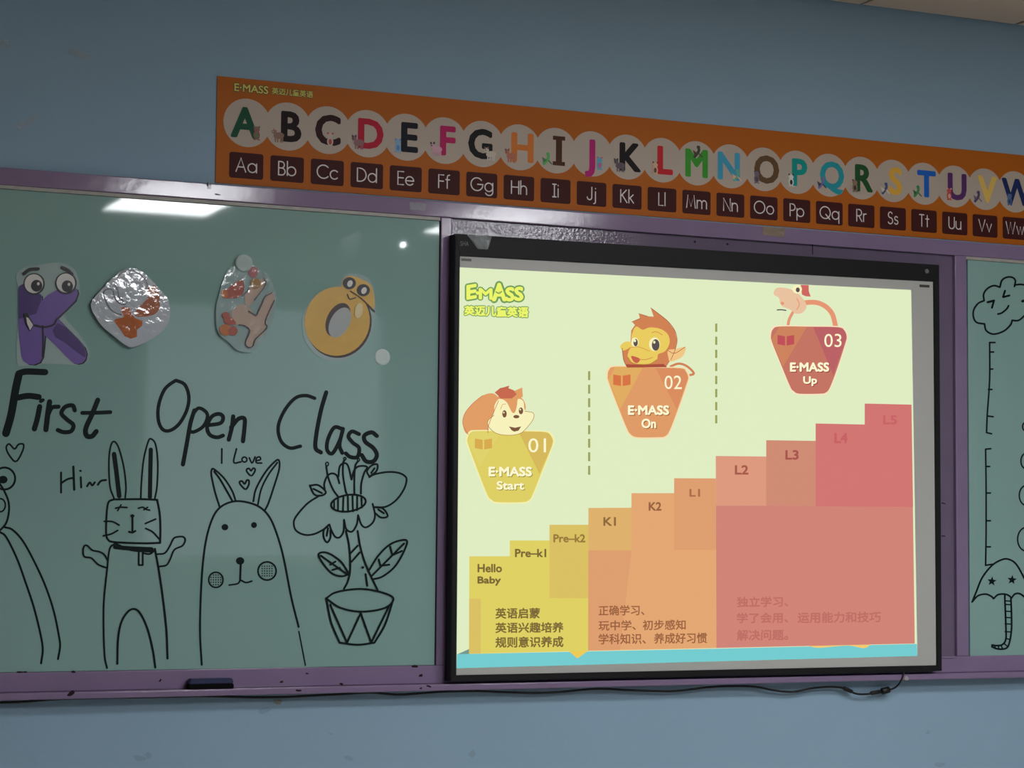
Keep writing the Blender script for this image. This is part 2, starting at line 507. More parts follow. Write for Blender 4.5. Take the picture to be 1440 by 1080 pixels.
# waving rabbit with a square head
a = ink([(ca, 2.6, [(770, 965), (742, 880), (735, 720), (745, 620), (768, 580), (800, 620), (835, 750), (850, 880), (845, 960)]), (ca, 6.5, [(770, 665), (785, 780), (805, 948)]),
         (ca, 2.6, [(950, 965), (955, 850), (970, 700), (1000, 582), (1020, 563), (1050, 600), (1065, 720), (1060, 880), (1045, 965)]), (ca, 6, [(1018, 635), (1015, 780), (1012, 955)]),
         (ch, 3, [(580, 160), (530, 180), (510, 240), (500, 380), (500, 520), (520, 570), (560, 590), (700, 600), (900, 605), (1045, 600)]), (ch, 3.2, [(1045, 600), (1048, 450), (1040, 300), (1015, 165)]), (ch, 3, [(1015, 165), (850, 158), (580, 160)]),
         (ch, 2.4, [(595, 250), (640, 240), (710, 242)]), (ch, 2.2, [(615, 275), (650, 215)]), (ch, 2.4, [(825, 250), (870, 240), (900, 260), (940, 270)]), (ch, 2.2, [(880, 265), (920, 240)]),
         (ch, 3, [(765, 340), (765, 490)]), (ch, 2.8, [(730, 488), (765, 495), (795, 480)]),
         (ch, 2.5, [(480, 383), (560, 385), (630, 420)]), (ch, 2.5, [(470, 530), (550, 510), (615, 475)]), (ch, 2.5, [(895, 405), (1000, 360)]), (ch, 2.5, [(900, 455), (970, 490), (1035, 560)]),
         (ch, 6, [(590, 642), (750, 657), (960, 665)]), (ch, 3, [(600, 612), (750, 672), (970, 690)]), (ch, 2.6, [(870, 705), (940, 713), (985, 680)]),
         (ch, 2.5, [(830, 690), (829, 825)]), (ch, 2.5, [(829, 825), (870, 825)]), (ch, 2.5, [(870, 825), (870, 690)]),
         (cc, 2.6, [(545, 285), (520, 312), (507, 420), (493, 560), (492, 700), (497, 820), (508, 875)]), (cc, 3, [(735, 310), (755, 420), (775, 560), (790, 700), (795, 830)]),
         (cc, 3, [(557, 855), (560, 740), (575, 660), (605, 610), (635, 595), (665, 615), (700, 690), (725, 790), (737, 872)]),
         (ch, 2.5, [(515, 780), (480, 720), (430, 690), (360, 675), (310, 630), (280, 630), (265, 680), (280, 740), (350, 755), (420, 820), (510, 855)]),
         (ch, 2.5, [(1010, 715), (1090, 705), (1140, 640), (1180, 560), (1220, 540), (1280, 540), (1300, 575), (1270, 630), (1190, 670), (1150, 760), (1110, 825), (1040, 840)])])
(x, y), = ch([(765, 328)]); a.dot(x, y, 2.8, 2.4, m_ink)
a.build('rabbit_drawing', gl, 'marker drawing of a waving rabbit with a square head')
# round rabbit with blushing cheeks
a = ink([(cb, 2.8, [(195, 770), (170, 690), (150, 600), (150, 565), (165, 560), (220, 610), (265, 680), (285, 735)]), (cb, 3, [(165, 572), (200, 620), (240, 690), (265, 735)]),
         (cb, 2.8, [(385, 740), (400, 670), (450, 580), (500, 522), (528, 508), (530, 560), (500, 660), (470, 750), (450, 790)]), (cb, 2.6, [(410, 760), (430, 670), (470, 590), (520, 522)]),
         (cd, 3, [(80, 860), (72, 700), (78, 480), (95, 300), (125, 180), (165, 115), (230, 85), (300, 90), (360, 115), (405, 165), (440, 250), (470, 360), (505, 540), (540, 680)]), (cd, 2, [(541, 702), (560, 800), (572, 862)]),
         (cd, 3, [(265, 385), (262, 460)]), (cd, 2.4, [(210, 482), (250, 475), (265, 460), (290, 470), (318, 463)]),
         (cd, 2.4, ell(147, 457, 34, 36, n=12), 1), (cd, 2.6, ell(390, 415, 43, 43, n=12), 1)])
for x, y, rx, ry in ((190, 207, 16, 15), (328, 197, 14, 14), (262, 367, 20, 18)):
    (u, v), = cd([(x, y)]); a.dot(u, v, rx / 3.375, ry / 3.375, m_ink)
for cx, cy, r in ((147, 457, 26), (390, 415, 34)):
    for i in range(-3, 4):
        for j in range(-3, 4):
            if math.hypot(i, j) * 11.5 < r:
                (u, v), = cd([(cx + i * 11.5, cy + j * 11.5)]); a.dot(u, v, .95, .95, m_ink)
a.build('rabbit_drawing', gl, 'marker drawing of a round rabbit with dotted cheeks')
# potted flower
a = ink([(cf, 2.8, p) for p in (
    [(375, 430), (240, 520), (120, 660), (100, 740), (130, 810), (220, 850), (320, 840), (420, 790), (480, 740)],
    [(905, 235), (960, 205), (1100, 180), (1220, 190), (1290, 230), (1300, 280), (1270, 370), (1190, 480), (1080, 550), (960, 555)],
    [(940, 520), (965, 640), (940, 720), (870, 770), (820, 740), (785, 640)], [(785, 640), (770, 740), (720, 815), (660, 790), (635, 690)], [(635, 690), (630, 810), (590, 875), (540, 870), (500, 800), (480, 740)],
    [(430, 370), (425, 300), (460, 220), (510, 195), (560, 220), (585, 300)], [(575, 230), (590, 120), (640, 85), (680, 120), (715, 260)], [(715, 260), (740, 170), (790, 120), (880, 125), (850, 190), (820, 300), (815, 410)],
    [(450, 115), (448, 135), (470, 250), (520, 370), (570, 440)], [(640, 55), (625, 90), (625, 220), (650, 370), (665, 415)], [(785, 65), (755, 115), (745, 250), (745, 410)],
    [(270, 325), (360, 320), (440, 390), (400, 430), (320, 420), (270, 325)], [(310, 360), (400, 405)], [(905, 230), (880, 170), (930, 110), (990, 100), (980, 170), (905, 230)], [(925, 190), (960, 140)],
    [(960, 555), (1050, 570), (1100, 650), (1030, 665), (970, 620)], [(1000, 580), (1060, 620)], [(470, 745), (420, 800), (420, 880), (455, 930), (490, 880), (490, 800)], [(465, 780), (450, 860)])]
    + [(cf, 2.8, ell(682, 512, 186, 88, -8, 18), 1), (cf, 1.8, ell(455, 95, 15, 20, n=8), 1), (cf, 1.8, ell(645, 38, 12, 14, n=8), 1), (cf, 1.8, ell(790, 50, 12, 14, n=8), 1)]
    + [(cf, 2.4, p) for p in ([(530, 475), (530, 575)], [(572, 455), (572, 592)], [(630, 437), (625, 603)], [(677, 425), (680, 605)], [(727, 421), (731, 600)], [(777, 423), (776, 588)], [(822, 435), (826, 560)])]
    + [(cd, 2.8, p) for p in ([(765, 225), (780, 300), (785, 400), (775, 460), (755, 500)], [(820, 225), (835, 310), (865, 400), (915, 505)], [(785, 332), (820, 295)], [(790, 372), (830, 327)], [(858, 430), (866, 485)],
                              [(780, 430), (740, 370), (680, 330), (640, 330), (640, 355), (690, 420), (740, 440), (780, 430)], [(645, 342), (770, 430)], [(690, 385), (715, 370)], [(700, 410), (735, 400)],
                              [(875, 410), (920, 340), (980, 285), (1050, 268), (1045, 310), (1000, 390), (940, 440), (890, 455)], [(885, 440), (1040, 285)], [(975, 300), (985, 340)], [(985, 340), (1030, 320)], [(920, 360), (930, 395)], [(930, 390), (970, 385)],
                              [(670, 545), (720, 515), (830, 500), (930, 515), (990, 545), (950, 590), (840, 608), (740, 590), (670, 545)], [(672, 550), (695, 660), (735, 755)], [(735, 755), (820, 765), (900, 755)], [(900, 755), (950, 670), (990, 548)],
                              [(690, 575), (770, 755)], [(770, 755), (835, 615)], [(835, 615), (885, 755)], [(885, 755), (970, 580)])])
(u, v), = cd([(845, 398)]); a.dot(u, v, 1.8, 1.8, m_ink)
a.build('flower_drawing', gl, 'marker drawing of a big flower in a zigzag pot')
# creature cut by the left edge
a = ink([(ca, 3, ell(30, 830, 72, 74, n=14), 1), (ca, 2.4, ell(2, 1010, 34, 44, n=12), 1), (cl, 3, [(-5, 130), (20, 170), (40, 220), (42, 270), (30, 320), (5, 352), (-25, 372)]),
         (cl, 3, [(22, 342), (60, 355), (110, 410), (165, 510), (215, 620), (255, 740), (280, 860), (285, 910), (275, 968)]), (cl, 3, [(0, 365), (30, 390), (80, 490), (120, 600), (160, 720), (190, 840), (203, 920), (195, 988)])])
a.dot(4.2, 674.5, 6.5, 5.5, m_ink)
a.build('animal_drawing', gl, 'marker drawing of a big eyed creature beside the waving rabbit')
# right board drawings
c1, c2, c3, c4 = crop(1350, 360, 9), crop(1300, 300, 3), crop(1300, 600, 3), crop(1350, 760, 6.356)
a = ink([(c1, 2.6, p) for p in ([(305, 565), (230, 600), (175, 680), (170, 770), (210, 840), (310, 860)], [(310, 860), (330, 940), (400, 985), (480, 980), (570, 940), (640, 870), (660, 815)],
                                [(660, 815), (740, 815), (810, 760), (850, 700)], [(305, 565), (300, 480), (350, 410), (430, 375), (505, 395)], [(505, 395), (530, 310), (590, 270), (660, 270), (700, 310), (690, 385)],
                                [(700, 365), (780, 360), (870, 385), (930, 470), (910, 600), (850, 700)], [(480, 735), (530, 720), (590, 670), (615, 630)])]
        + [(c1, 3.2, [(350, 585), (430, 565)]), (c1, 2.8, [(430, 565), (405, 655)]), (c1, 2.8, [(570, 440), (545, 520)]), (c1, 2.8, [(545, 520), (625, 500)]), (c1, 3.6, [(790, 572), (840, 560)])])
a.build('cloud_drawing', gr, 'marker drawing of a smiling cloud')
ink([(c2, 2.4, [(298, 545), (275, 545)]), (c2, 2.4, [(275, 545), (275, 700), (265, 850), (262, 925)]), (c2, 2.4, [(262, 925), (283, 930)])]
    + [(c2, 2.4, p) for p in ([(275, 585), (292, 585)], [(275, 657), (288, 657)], [(270, 743), (285, 743)], [(265, 855), (290, 858)])]).build('ruler_drawing', gr, 'upper drawn bracket with tick marks under the cloud')
ink([(c3, 2.4, [(280, 93), (258, 95)]), (c3, 2.4, [(258, 95), (260, 250), (260, 450), (258, 585)]), (c3, 2.4, [(258, 585), (290, 580)])]
    + [(c3, 2.4, p) for p in ([(262, 168), (275, 168)], [(262, 280), (278, 280)], [(262, 397), (278, 397)], [(260, 507), (278, 507)])]).build('ruler_drawing', gr, 'lower drawn bracket with tick marks above the umbrella')
for cr_, e in ((c2, (424, 900, 10, 16)), (c3, (428, 145, 21, 32)), (c3, (430, 290, 30, 42)), (c3, (430, 475, 37, 50))):
    ink([(cr_, 2.2, ell(*e, n=10), 1)]).build('raindrop_drawing', gr, 'drawn round drop at the right edge')
a = ink([(c4, 2.6, p) for p in ([(108, 550), (145, 460), (200, 330), (290, 220), (380, 170), (440, 170), (500, 210), (560, 310), (620, 440), (650, 550)], [(108, 550), (160, 495), (230, 480), (280, 500), (300, 520)],
                                [(300, 520), (340, 485), (400, 480), (440, 495), (460, 515)], [(460, 515), (490, 480), (530, 475), (570, 500), (590, 530)], [(590, 530), (620, 500), (650, 550)],
                                [(400, 490), (405, 620), (410, 760), (410, 880), (380, 930), (330, 940), (285, 935)], [(455, 515), (460, 650), (460, 800), (440, 920), (410, 965), (340, 970), (285, 950)])]
        + [(c4, 1.9, [(403, y), (458, y + 3)]) for y in (540, 572, 632, 688, 745, 815)] + [(c4, 1.9, p) for p in ([(408, 875), (445, 885)], [(390, 918), (422, 945)], [(365, 935), (380, 965)], [(345, 938), (345, 968)], [(315, 938), (310, 965)])])
for x, y in ((285, 365), (465, 352)):
    st = [(x + (44 if k % 2 == 0 else 19) * math.cos(math.radians(-84 + 36 * k)), y + (44 if k % 2 == 0 else 19) * math.sin(math.radians(-84 + 36 * k))) for k in range(10)]
    a.poly(c4(st), m_ink, layer=False)
a.build('umbrella_drawing', gr, 'marker drawing of an umbrella with two stars and striped handle')

# ------------------------------------------------------------------ interactive whiteboard
DB = 0.067
sb = empty('interactive_whiteboard', 'black framed interactive whiteboard showing a colourful staircase slide', 'whiteboard')
oTL, oTR, oBR, oBL = (640.5, 328.5), (1321, 372.5), (1324.8, 943.5), (634, 958.5)
iTL, iTR, iBR, iBL = (647, 360), (1313, 396), (1317.5, 935.5), (641.7, 949.5)
for q in ((oTL, oTR, iTR, iTL), (oTR, oBR, iBR, iTR), (oBR, oBL, iBL, iBR), (oBL, oTL, iTL, iBL)):
    solid('bezel', q, DF + .003, DB, m_bezel, sb, .0015)
ins = lambda p, q, k: (p[0] + (q[0] - p[0]) * k, p[1] + (q[1] - p[1]) * k)
solid('writing_surface', (iTL, iTR, iBR, iBL), DF + .006, DB - .004, m_white, sb)
DS = DB - .004 + .0005
Art(DS).poly([(648.5, 363.2), (663, 364), (663, 367.6), (648.5, 366.8)], m_mark).build('alignment_mark', sb, 'small grey bar printed in the corner of the surface')
Art(DS).poly([(1293, 400), (1307, 400.8), (1307, 404.5), (1293, 403.8)], m_markd).build('alignment_mark', sb, 'small dark bar printed in the corner of the surface')
a = Art(DB + .0003)
a.text('SHA', 647.5, 339.2, 659, 345.6, m_mark, rise=-.4)
a.build('maker_lettering', sb, 'small grey lettering on the bezel')
bm = bmesh.new(); pl = P(1303, 381.5, DB)
tube(bm, [pl + Vector((0, .001, 0)), pl + Vector((0, -.003, 0))], .007, 14); obj('bezel_stud', bm, m_mark, sb)

# the projected slide
sl = Art(DS)
YEL, YEL2, ORA, ORA2, RED, RED2 = (221, 206, 94), (216, 190, 94), (225, 164, 110), (220, 155, 107), (206, 128, 115), (207, 113, 109)
BG = (222, 235, 192)
sl.poly([(646.5, 376), (1281.3, 407.8), (1290, 922.5), (642, 939.8)], S(BG))
slide = sl.build('projected_slide', sb, 'lit slide with a staircase of yellow, orange and red blocks')
a = Art(DS + .0003)
a.poly([(642.6, 920.3), (660, 912.5), (661, 920)], S((110, 150, 140)))
a.poly([(642.6, 920), (1000, 912.4), (1289.3, 905.5), (1290, 922.5), (642, 939.8)], S((112, 202, 206)))
a.poly([(798, 914), (830, 913), (812, 926)], S((236, 200, 80)), layer=False)
a.poly(catmull([(1135, 908), (1150, 911), (1175, 909), (1195, 908), (1215, 911.5), (1225, 906)], False), S((240, 200, 110)), layer=False)
a.build('ground_strip', slide, 'turquoise strip along the bottom of the slide')


def block(name, pts, c, extra=(), lab=None):
    b = Art(DS + .0008)
    b.poly(pts, S(c))
    for p, cc_ in extra: b.poly(p, S(cc_))
    return b.build(name, slide, lab)


block('stair_block', [(660, 782.4), (717, 782.2), (717, 760), (772.7, 760), (772.7, 738), (827.5, 738), (827, 915.3), (659.5, 919.5)], YEL,
      [([(772.7, 738), (827.5, 738), (827.5, 841.3), (772.7, 841)], YEL2), ([(659.7, 842), (676, 842), (676, 918.8), (659.5, 919.5)], YEL2)], 'yellow stair block of the slide')
block('stair_block', [(827.5, 714.3), (888, 714), (888, 693.5), (948, 693.5), (948, 672.5), (1006.5, 672.8), (1007.5, 911.3), (827, 915.3)], ORA,
      [([(827.5, 714.3), (888, 714), (888, 774), (827.5, 774)], (220, 175, 104)), ([(948, 672.5), (1006.5, 672.8), (1007, 773), (948, 773)], ORA2), ([(827.4, 774), (888, 774), (872, 914), (827, 915.3)], ORA2)], 'orange stair block of the slide')
block('stair_block', [(1006.5, 641.2), (1077.5, 642), (1077.5, 619), (1147, 620), (1147, 595.5), (1216, 597), (1216, 567.5), (1281.8, 569), (1286.4, 905), (1007.5, 911.3)], RED,
      [([(1006.5, 641.2), (1077.5, 642), (1077.5, 711.2), (1007, 711.2)], (219, 150, 122)), ([(1077.5, 619), (1147, 620), (1147, 711.5), (1077.5, 711.2)], (205, 136, 112)),
       ([(1147, 595.5), (1216, 597), (1216, 567.5), (1281.8, 569), (1284, 713), (1147, 712)], RED2)], 'red stair block of the slide')
T1, T2, T3 = (118, 98, 44), (150, 92, 56), (176, 78, 78)
for s, x0, y0, x1, y1, c in (('Hello', 672, 793.5, 705.5, 804.5, T1), ('Baby', 672, 811, 704, 823.2, T1), ('Pre–k1', 724.7, 772.3, 767.7, 783.2, T1), ('Pre–k2', 778.7, 751.6, 822.7, 762.4, (150, 118, 50)),
                             ('K1', 849, 727.7, 865.7, 739, (140, 100, 50)), ('K2', 912.7, 706.5, 929.7, 717.7, T2), ('L1', 970, 688, 984, 698, (170, 102, 62)), ('L2', 1034, 654.6, 1052, 666.8, (164, 84, 66)),
                             ('L3', 1105, 633.4, 1122.6, 646, (164, 78, 70)), ('L4', 1174, 609.3, 1191.5, 622.6, (196, 90, 96)), ('L5', 1242.6, 584.6, 1261, 596.5, (198, 94, 98))):
    Art(DS + .0022).text(s, x0, y0, x1, y1, S(c), .045).build('level_lettering', slide)
for s, x0, y0, x1, y1, r in (('英语启蒙', 697, 855.5, 759, 869.8, .5), ('英语兴趣培养', 697, 875.8, 792, 890, .8), ('规则意识养成', 697, 896, 792, 910.7, 1)):
    Art(DS + .0022).text(s, x0, y0, x1, y1, S(T1), .03, r).build('caption_lettering', slide, 'line of Chinese lettering on the yellow block')
for s, x0, y0, x1, y1, r in (('正确学习、', 842, 851.6, 906, 865.6, .6), ('玩中学、', 842, 872.8, 894, 886.6, .5), ('初步感知', 904, 872.2, 964, 886, .6), ('学科知识、', 842, 891.4, 908, 906, .7), ('养成好习惯', 920, 890.6, 994, 905.2, .9)):
    Art(DS + .0022).text(s, x0, y0, x1, y1, S(T2), .02, r).build('caption_lettering', slide, 'line of Chinese lettering on the orange block')
for s, x0, y0, x1, y1, r in (('独立学习、', 1036.5, 839.5, 1108, 853.5, .6), ('学了会用、', 1036.5, 862, 1108, 876.2, .5), ('运用能力和技巧', 1122, 861.3, 1238.4, 876, 1.2), ('解决问题。', 1036.5, 886, 1108, 900.5, .6)):
    Art(DS + .0022).text(s, x0, y0, x1, y1, S((188, 106, 96)), .03, r).build('caption_lettering', slide, 'faded line of Chinese lettering on the red block')
for x, y0, n, per, ln in ((828.5, 522, 8, 19.0, 12.6), (1007.2, 455, 8, 18.4, 11.6)):
    a = Art(DS + .0012)
    for k in range(n): a.poly([(x - 1.5, y0 + k * per), (x + 1.5, y0 + k * per), (x + 1.5, y0 + k * per + ln), (x - 1.5, y0 + k * per + ln)], S((150, 158, 84)), layer=False)
    a.build('dashed_line', slide)
# logo in the corner of the slide
a = Art(DS + .0012)
k5 = crop(640, 380, 12)
LG, LY = S((108, 152, 84)), S((234, 242, 104))
for col, off in ((LG, .19), (LY, .07)):
    a.up()
    for s, x0, y0, x1, y1, rs in (('E', 205, 265, 350, 485, 2), ('·', 365, 370, 390, 400, 0), ('M', 410, 310, 620, 480, -.5), ('A', 640, 232, 850, 505, 0), ('SS', 862, 300, 1140, 515, 1)):
        (u0, v0), (u1, v1) = k5([(x0, y0), (x1, y1)])
        a.text(s, u0, v0, u1, v1, col, off * (18 / (v1 - v0 + 1e-6)) if s == '·' else off, rs, layer=False, copies=12)
    for i, s in enumerate('英迈儿童英语'):
        (u0, v0), (u1, v1) = k5([(160 + i * 181, 605 + i * 5), (325 + i * 181, 755 + i * 7)])
        a.text(s, u0, v0, u1, v1, col, off * .75, 0, layer=False, copies=12)
a.line(k5([(690, 365), (740, 390), (785, 360)]), 1.6, LG, layer=True)
a.build('logo_lettering', slide, 'yellow green outlined logo lettering at the top of the slide')


def badge(cr, outline, base, fac, book, bcol, num, numbox, l1, l1box, l2, l2box, glow_c, shade, lab):
    a = Art(DS + .0012)
    cx = sum(p[0] for p in outline) / len(outline); cy = sum(p[1] for p in outline) / len(outline)
    a.poly(cr([(cx + (x - cx) * 1.035, cy + (y - cy) * 1.035) for x, y in catmull(outline, True, 4)]), S(glow_c))
    a.poly(cr(outline), S(base), smooth=True)
    for p, c in fac: a.poly(cr(p), S(c))
    x0, y0, x1, y1 = book; mx = (x0 + x1) / 2
    a.poly(cr([(x0, y0), (mx - 6, y0 + 10), (mx - 6, y1), (x0, y1 - 10)]), S(bcol)).poly(cr([(mx + 6, y0 + 10), (x1, y0), (x1, y1 - 10), (mx + 6, y1)]), S(bcol), layer=False)
    pale = S((252, 246, 206))
    for s, bx, off in ((num, numbox, .0), (l1, l1box, .06), (l2, l2box, .045)):
        (u0, v0), (u1, v1) = cr([(bx[0], bx[1]), (bx[2], bx[3])])
        if off: a.text(s, u0 + 1.1, v0 + 1.1, u1 + 1.1, v1 + 1.1, S(shade), off)
        a.text(s, u0, v0, u1, v1, pale, off)
    return a.build('level_badge', slide, lab)


k1, k2, k3, k4 = crop(640, 520, 5.4), crop(840, 420, 5.144), crop(1060, 380, 5.1429), crop(1070, 390, 11.077)
badge(k1, [(95, 520), (120, 475), (170, 466), (400, 466), (660, 470), (715, 485), (742, 530), (735, 580), (660, 770), (590, 945), (560, 990), (510, 1005), (320, 1005), (275, 985), (245, 950), (170, 760), (100, 570)], (220, 205, 95),
      [([(480, 468), (660, 470), (715, 485), (742, 530), (735, 580), (640, 790)], (212, 182, 86)), ([(120, 475), (350, 468), (190, 730), (100, 560)], (222, 208, 104))],
      (150, 522, 280, 605), (214, 168, 72), '01', (556, 520, 690, 628), 'E·MASS', (258, 740, 580, 806), 'Start', (318, 848, 522, 908), (244, 238, 170), (150, 140, 50), 'yellow badge 01 of the slide')
badge(k2, [(75, 560), (85, 515), (130, 492), (350, 498), (600, 503), (640, 525), (658, 570), (645, 620), (590, 780), (525, 950), (490, 995), (440, 1002), (290, 1002), (240, 980), (210, 930), (150, 780), (85, 610)], (222, 152, 98),
      [([(420, 500), (600, 503), (640, 525), (658, 570), (575, 800)], (216, 138, 90)), ([(130, 492), (330, 498), (165, 800), (80, 590)], (222, 170, 92))],
      (115, 548, 240, 632), (214, 112, 62), '02', (486, 556, 611, 655), 'E·MASS', (225, 775, 516, 838), 'On', (322, 870, 422, 935), (246, 220, 170), (150, 90, 40), 'orange badge 02 of the slide')
badge(k3, [(125, 470), (138, 428), (185, 407), (400, 408), (610, 412), (655, 435), (672, 480), (662, 530), (600, 720), (550, 850), (520, 885), (480, 893), (330, 893), (290, 875), (265, 845), (200, 690), (132, 520)], (194, 112, 94),
      [([(430, 410), (610, 412), (655, 435), (672, 480), (575, 760)], (184, 92, 96)), ([(185, 407), (385, 408), (210, 700), (128, 500)], (203, 128, 88))],
      (172, 468, 292, 545), (190, 72, 82), '03', (510, 460, 635, 556), 'E·MASS', (265, 670, 542, 731), 'Up', (360, 770, 455, 835), (248, 226, 190), (140, 50, 44), 'red badge 03 of the slide')
# small animal pictures that look over the badges
a = Art(DS + .0010)
B1, B2, CRM, DK = S((223, 154, 96)), S((196, 100, 72)), S((246, 240, 186)), S((120, 80, 52))
a.poly(k1([(60, 420), (70, 340), (130, 260), (210, 195), (290, 180), (330, 230), (290, 330), (252, 430), (250, 480), (100, 492)]), B1, True)
a.poly(k1([(450, 160), (510, 135), (514, 205), (470, 225)]), B1)
a.poly(k1([(295, 260), (320, 205), (450, 195), (515, 225), (535, 300), (470, 360), (320, 350)]), B1, True)
a.poly(k1([(310, 165), (340, 140), (372, 132), (412, 120), (405, 140), (445, 155), (468, 188), (430, 218), (345, 218), (322, 192), (300, 172)]), B2)
a.poly(k1([(300, 270), (335, 222), (390, 245), (430, 320), (455, 322), (470, 270), (478, 222), (518, 240), (532, 312), (592, 328), (592, 372), (545, 440), (490, 485), (400, 496), (310, 480), (256, 430), (252, 385), (295, 345)]), CRM, True)
for x, y, rx, ry in ((375, 335, 17, 28), (500, 312, 17, 26), (465, 356, 23, 13)):
    (u, v), = k1([(x, y)]); a.dot(u, v, rx / 5.4, ry / 5.4, DK, layer=True)
for x, y in ((370, 325), (495, 302)):
    (u, v), = k1([(x, y)]); a.dot(u, v, 1.0, 1.2, CRM, layer=True)
a.poly(k1([(408, 430), (455, 440), (502, 430), (482, 462), (450, 470), (430, 460)]), DK)
a.line(k1([(345, 300), (360, 265), (385, 260)]), .8, B1)
a.line(k1([(530, 315), (592, 328), (594, 372), (545, 440), (490, 485), (400, 497), (310, 481), (254, 430), (252, 385), (295, 345)]), .8, S((176, 130, 70)), layer=True)
a.line(k1([(250, 480), (252, 430), (290, 330), (330, 235)]), .8, B2)
a.line(k1([(100, 492), (60, 420), (70, 340), (130, 260), (210, 195)]), .7, B2)
a.build('animal_picture', slide, 'printed squirrel picture over the yellow badge')
a = Art(DS + .0010)
MB, MY, MD = S((207, 126, 78)), S((232, 202, 90)), S((84, 72, 74))
a.line(k2([(530, 490), (590, 470), (650, 490), (698, 540), (660, 555)]), 3.2, MB)
a.poly(k2([(252, 168), (310, 142), (300, 108), (365, 128), (408, 130), (386, 66), (445, 110), (512, 165), (560, 230), (577, 300), (562, 372), (532, 442), (500, 490), (400, 496), (215, 494), (190, 440), (180, 360), (240, 320), (245, 230), (272, 190)]), MB)
a.poly(k2([(250, 260), (280, 202), (328, 225), (380, 208), (460, 220), (512, 262), (522, 322), (490, 380), (440, 402), (430, 442), (370, 474), (262, 468), (222, 425), (225, 385), (245, 340)]), MY, True)
a.poly(k2([(165, 345), (200, 312), (240, 315), (250, 345), (215, 365), (185, 375)]), MY, True)
a.poly(k2([(510, 375), (560, 365), (635, 350), (630, 395), (600, 430), (530, 455), (515, 430)]), S((240, 196, 130)), True)
a.poly(k2([(205, 474), (300, 478), (480, 472), (505, 496), (215, 498)]), S((166, 70, 50)))
for x, y, rx, ry, m in ((414, 330, 40, 50, CRM), (272, 315, 27, 34, CRM), (422, 335, 28, 42, MD), (277, 318, 16, 27, MD)):
    (u, v), = k2([(x, y)]); a.dot(u, v, rx / 5.144, ry / 5.144, m, layer=True)
for x, y in ((412, 315), (272, 305)):
    (u, v), = k2([(x, y)]); a.dot(u, v, 1.6, 2.0, CRM, layer=True)
a.poly(k2([(245, 415), (290, 425), (310, 440), (290, 465), (262, 455)]), S((196, 90, 70)), True)
a.line(k2([(300, 440), (350, 440), (400, 425)]), .9, MB, layer=True)
a.line(k2([(230, 355), (300, 350), (380, 380)]), .7, MB)
a.line(k2([(395, 245), (430, 240), (470, 262)]), .9, MB)
a.line(k2([(250, 168), (310, 142), (300, 108), (365, 128)]), .8, S((166, 88, 52)), smooth=False, layer=True)
a.line(k2([(386, 66), (445, 110), (512, 165), (560, 230), (577, 300), (562, 372), (532, 442)]), .8, S((166, 88, 52)))
a.line(k2([(180, 360), (190, 440), (212, 490)]), 1.0, S((166, 88, 52)))
a.line(k2([(510, 375), (560, 395), (635, 350)]), .8, S((166, 88, 52)))
a.line(k2([(430, 442), (370, 474), (262, 468), (222, 425)]), .8, S((176, 120, 50)))
a.build('animal_picture', slide, 'printed monkey picture over the orange badge')
a = Art(DS + .0010)
PK, PK2 = S((232, 192, 158)), S((228, 146, 110))
a.line(k4([(680, 395), (820, 388), (930, 412), (1040, 480), (1120, 590), (1170, 790)]), 6.8, PK2)
a.line(k4([(500, 540), (440, 660), (418, 790)]), 4, PK2).line(k4([(370, 540), (330, 790)]), 1.6, S((230, 226, 190)))
a.poly(k4([(200, 230), (250, 165), (380, 165), (470, 190), (560, 240), (620, 290), (695, 390), (705, 480), (640, 555), (540, 565), (460, 505), (340, 455), (300, 400), (280, 320), (210, 275)]), PK, True)
a.poly(k4([(620, 118), (745, 122), (745, 210), (775, 300), (700, 295), (640, 270)]), S((206, 98, 92)))
a.poly(k4(ell(565, 185, 75, 68)), CRM)
(u, v), = k4([(575, 195)]); a.dot(u, v, 2.8, 3.4, MD, layer=True)
a.line(k4([(255, 508), (320, 505), (390, 515)]), 1.6, MD, layer=True)
a.line(k4([(560, 330), (600, 420), (560, 500)]), 1.2, PK2)
(u, v), = k4([(335, 405)]); a.dot(u, v, 2.4, 2.2, PK2, layer=True)
a.build('animal_picture', slide, 'printed long necked bird picture over the red badge')

# ------------------------------------------------------------------ alphabet banner
m_or = mat('banner_orange', (192, 103, 20), 0.5, 0.2)
m_disc = mat('banner_cream', (196, 180, 164), 0.5)
m_brown = mat('banner_brown', (72, 32, 30), 0.5, 0.12)
m_let = mat('banner_pale_letter', (236, 226, 224), 0.5)
DN = .0035
bz0, bz1, bx0 = 2.3165, 2.6145, 1.611
bx1 = 1.698 + .1184 * 25 + .1
bn = empty('alphabet_banner', 'long orange alphabet banner on the wall above the boards', 'banner')
bm = bmesh.new(); box(bm, bx0, bx1, -DN, -.0005, bz0, bz1); obj('sheet', bm, m_or, bn)
flat = lambda x, y, d: Vector((x, -d, y))


def arc(cx, cy, rx, ry, a0, a1, n=14):
    return [(cx + rx * math.cos(math.radians(a0 + (a1 - a0) * i / n)), cy + ry * math.sin(math.radians(a0 + (a1 - a0) * i / n))) for i in range(n + 1)]


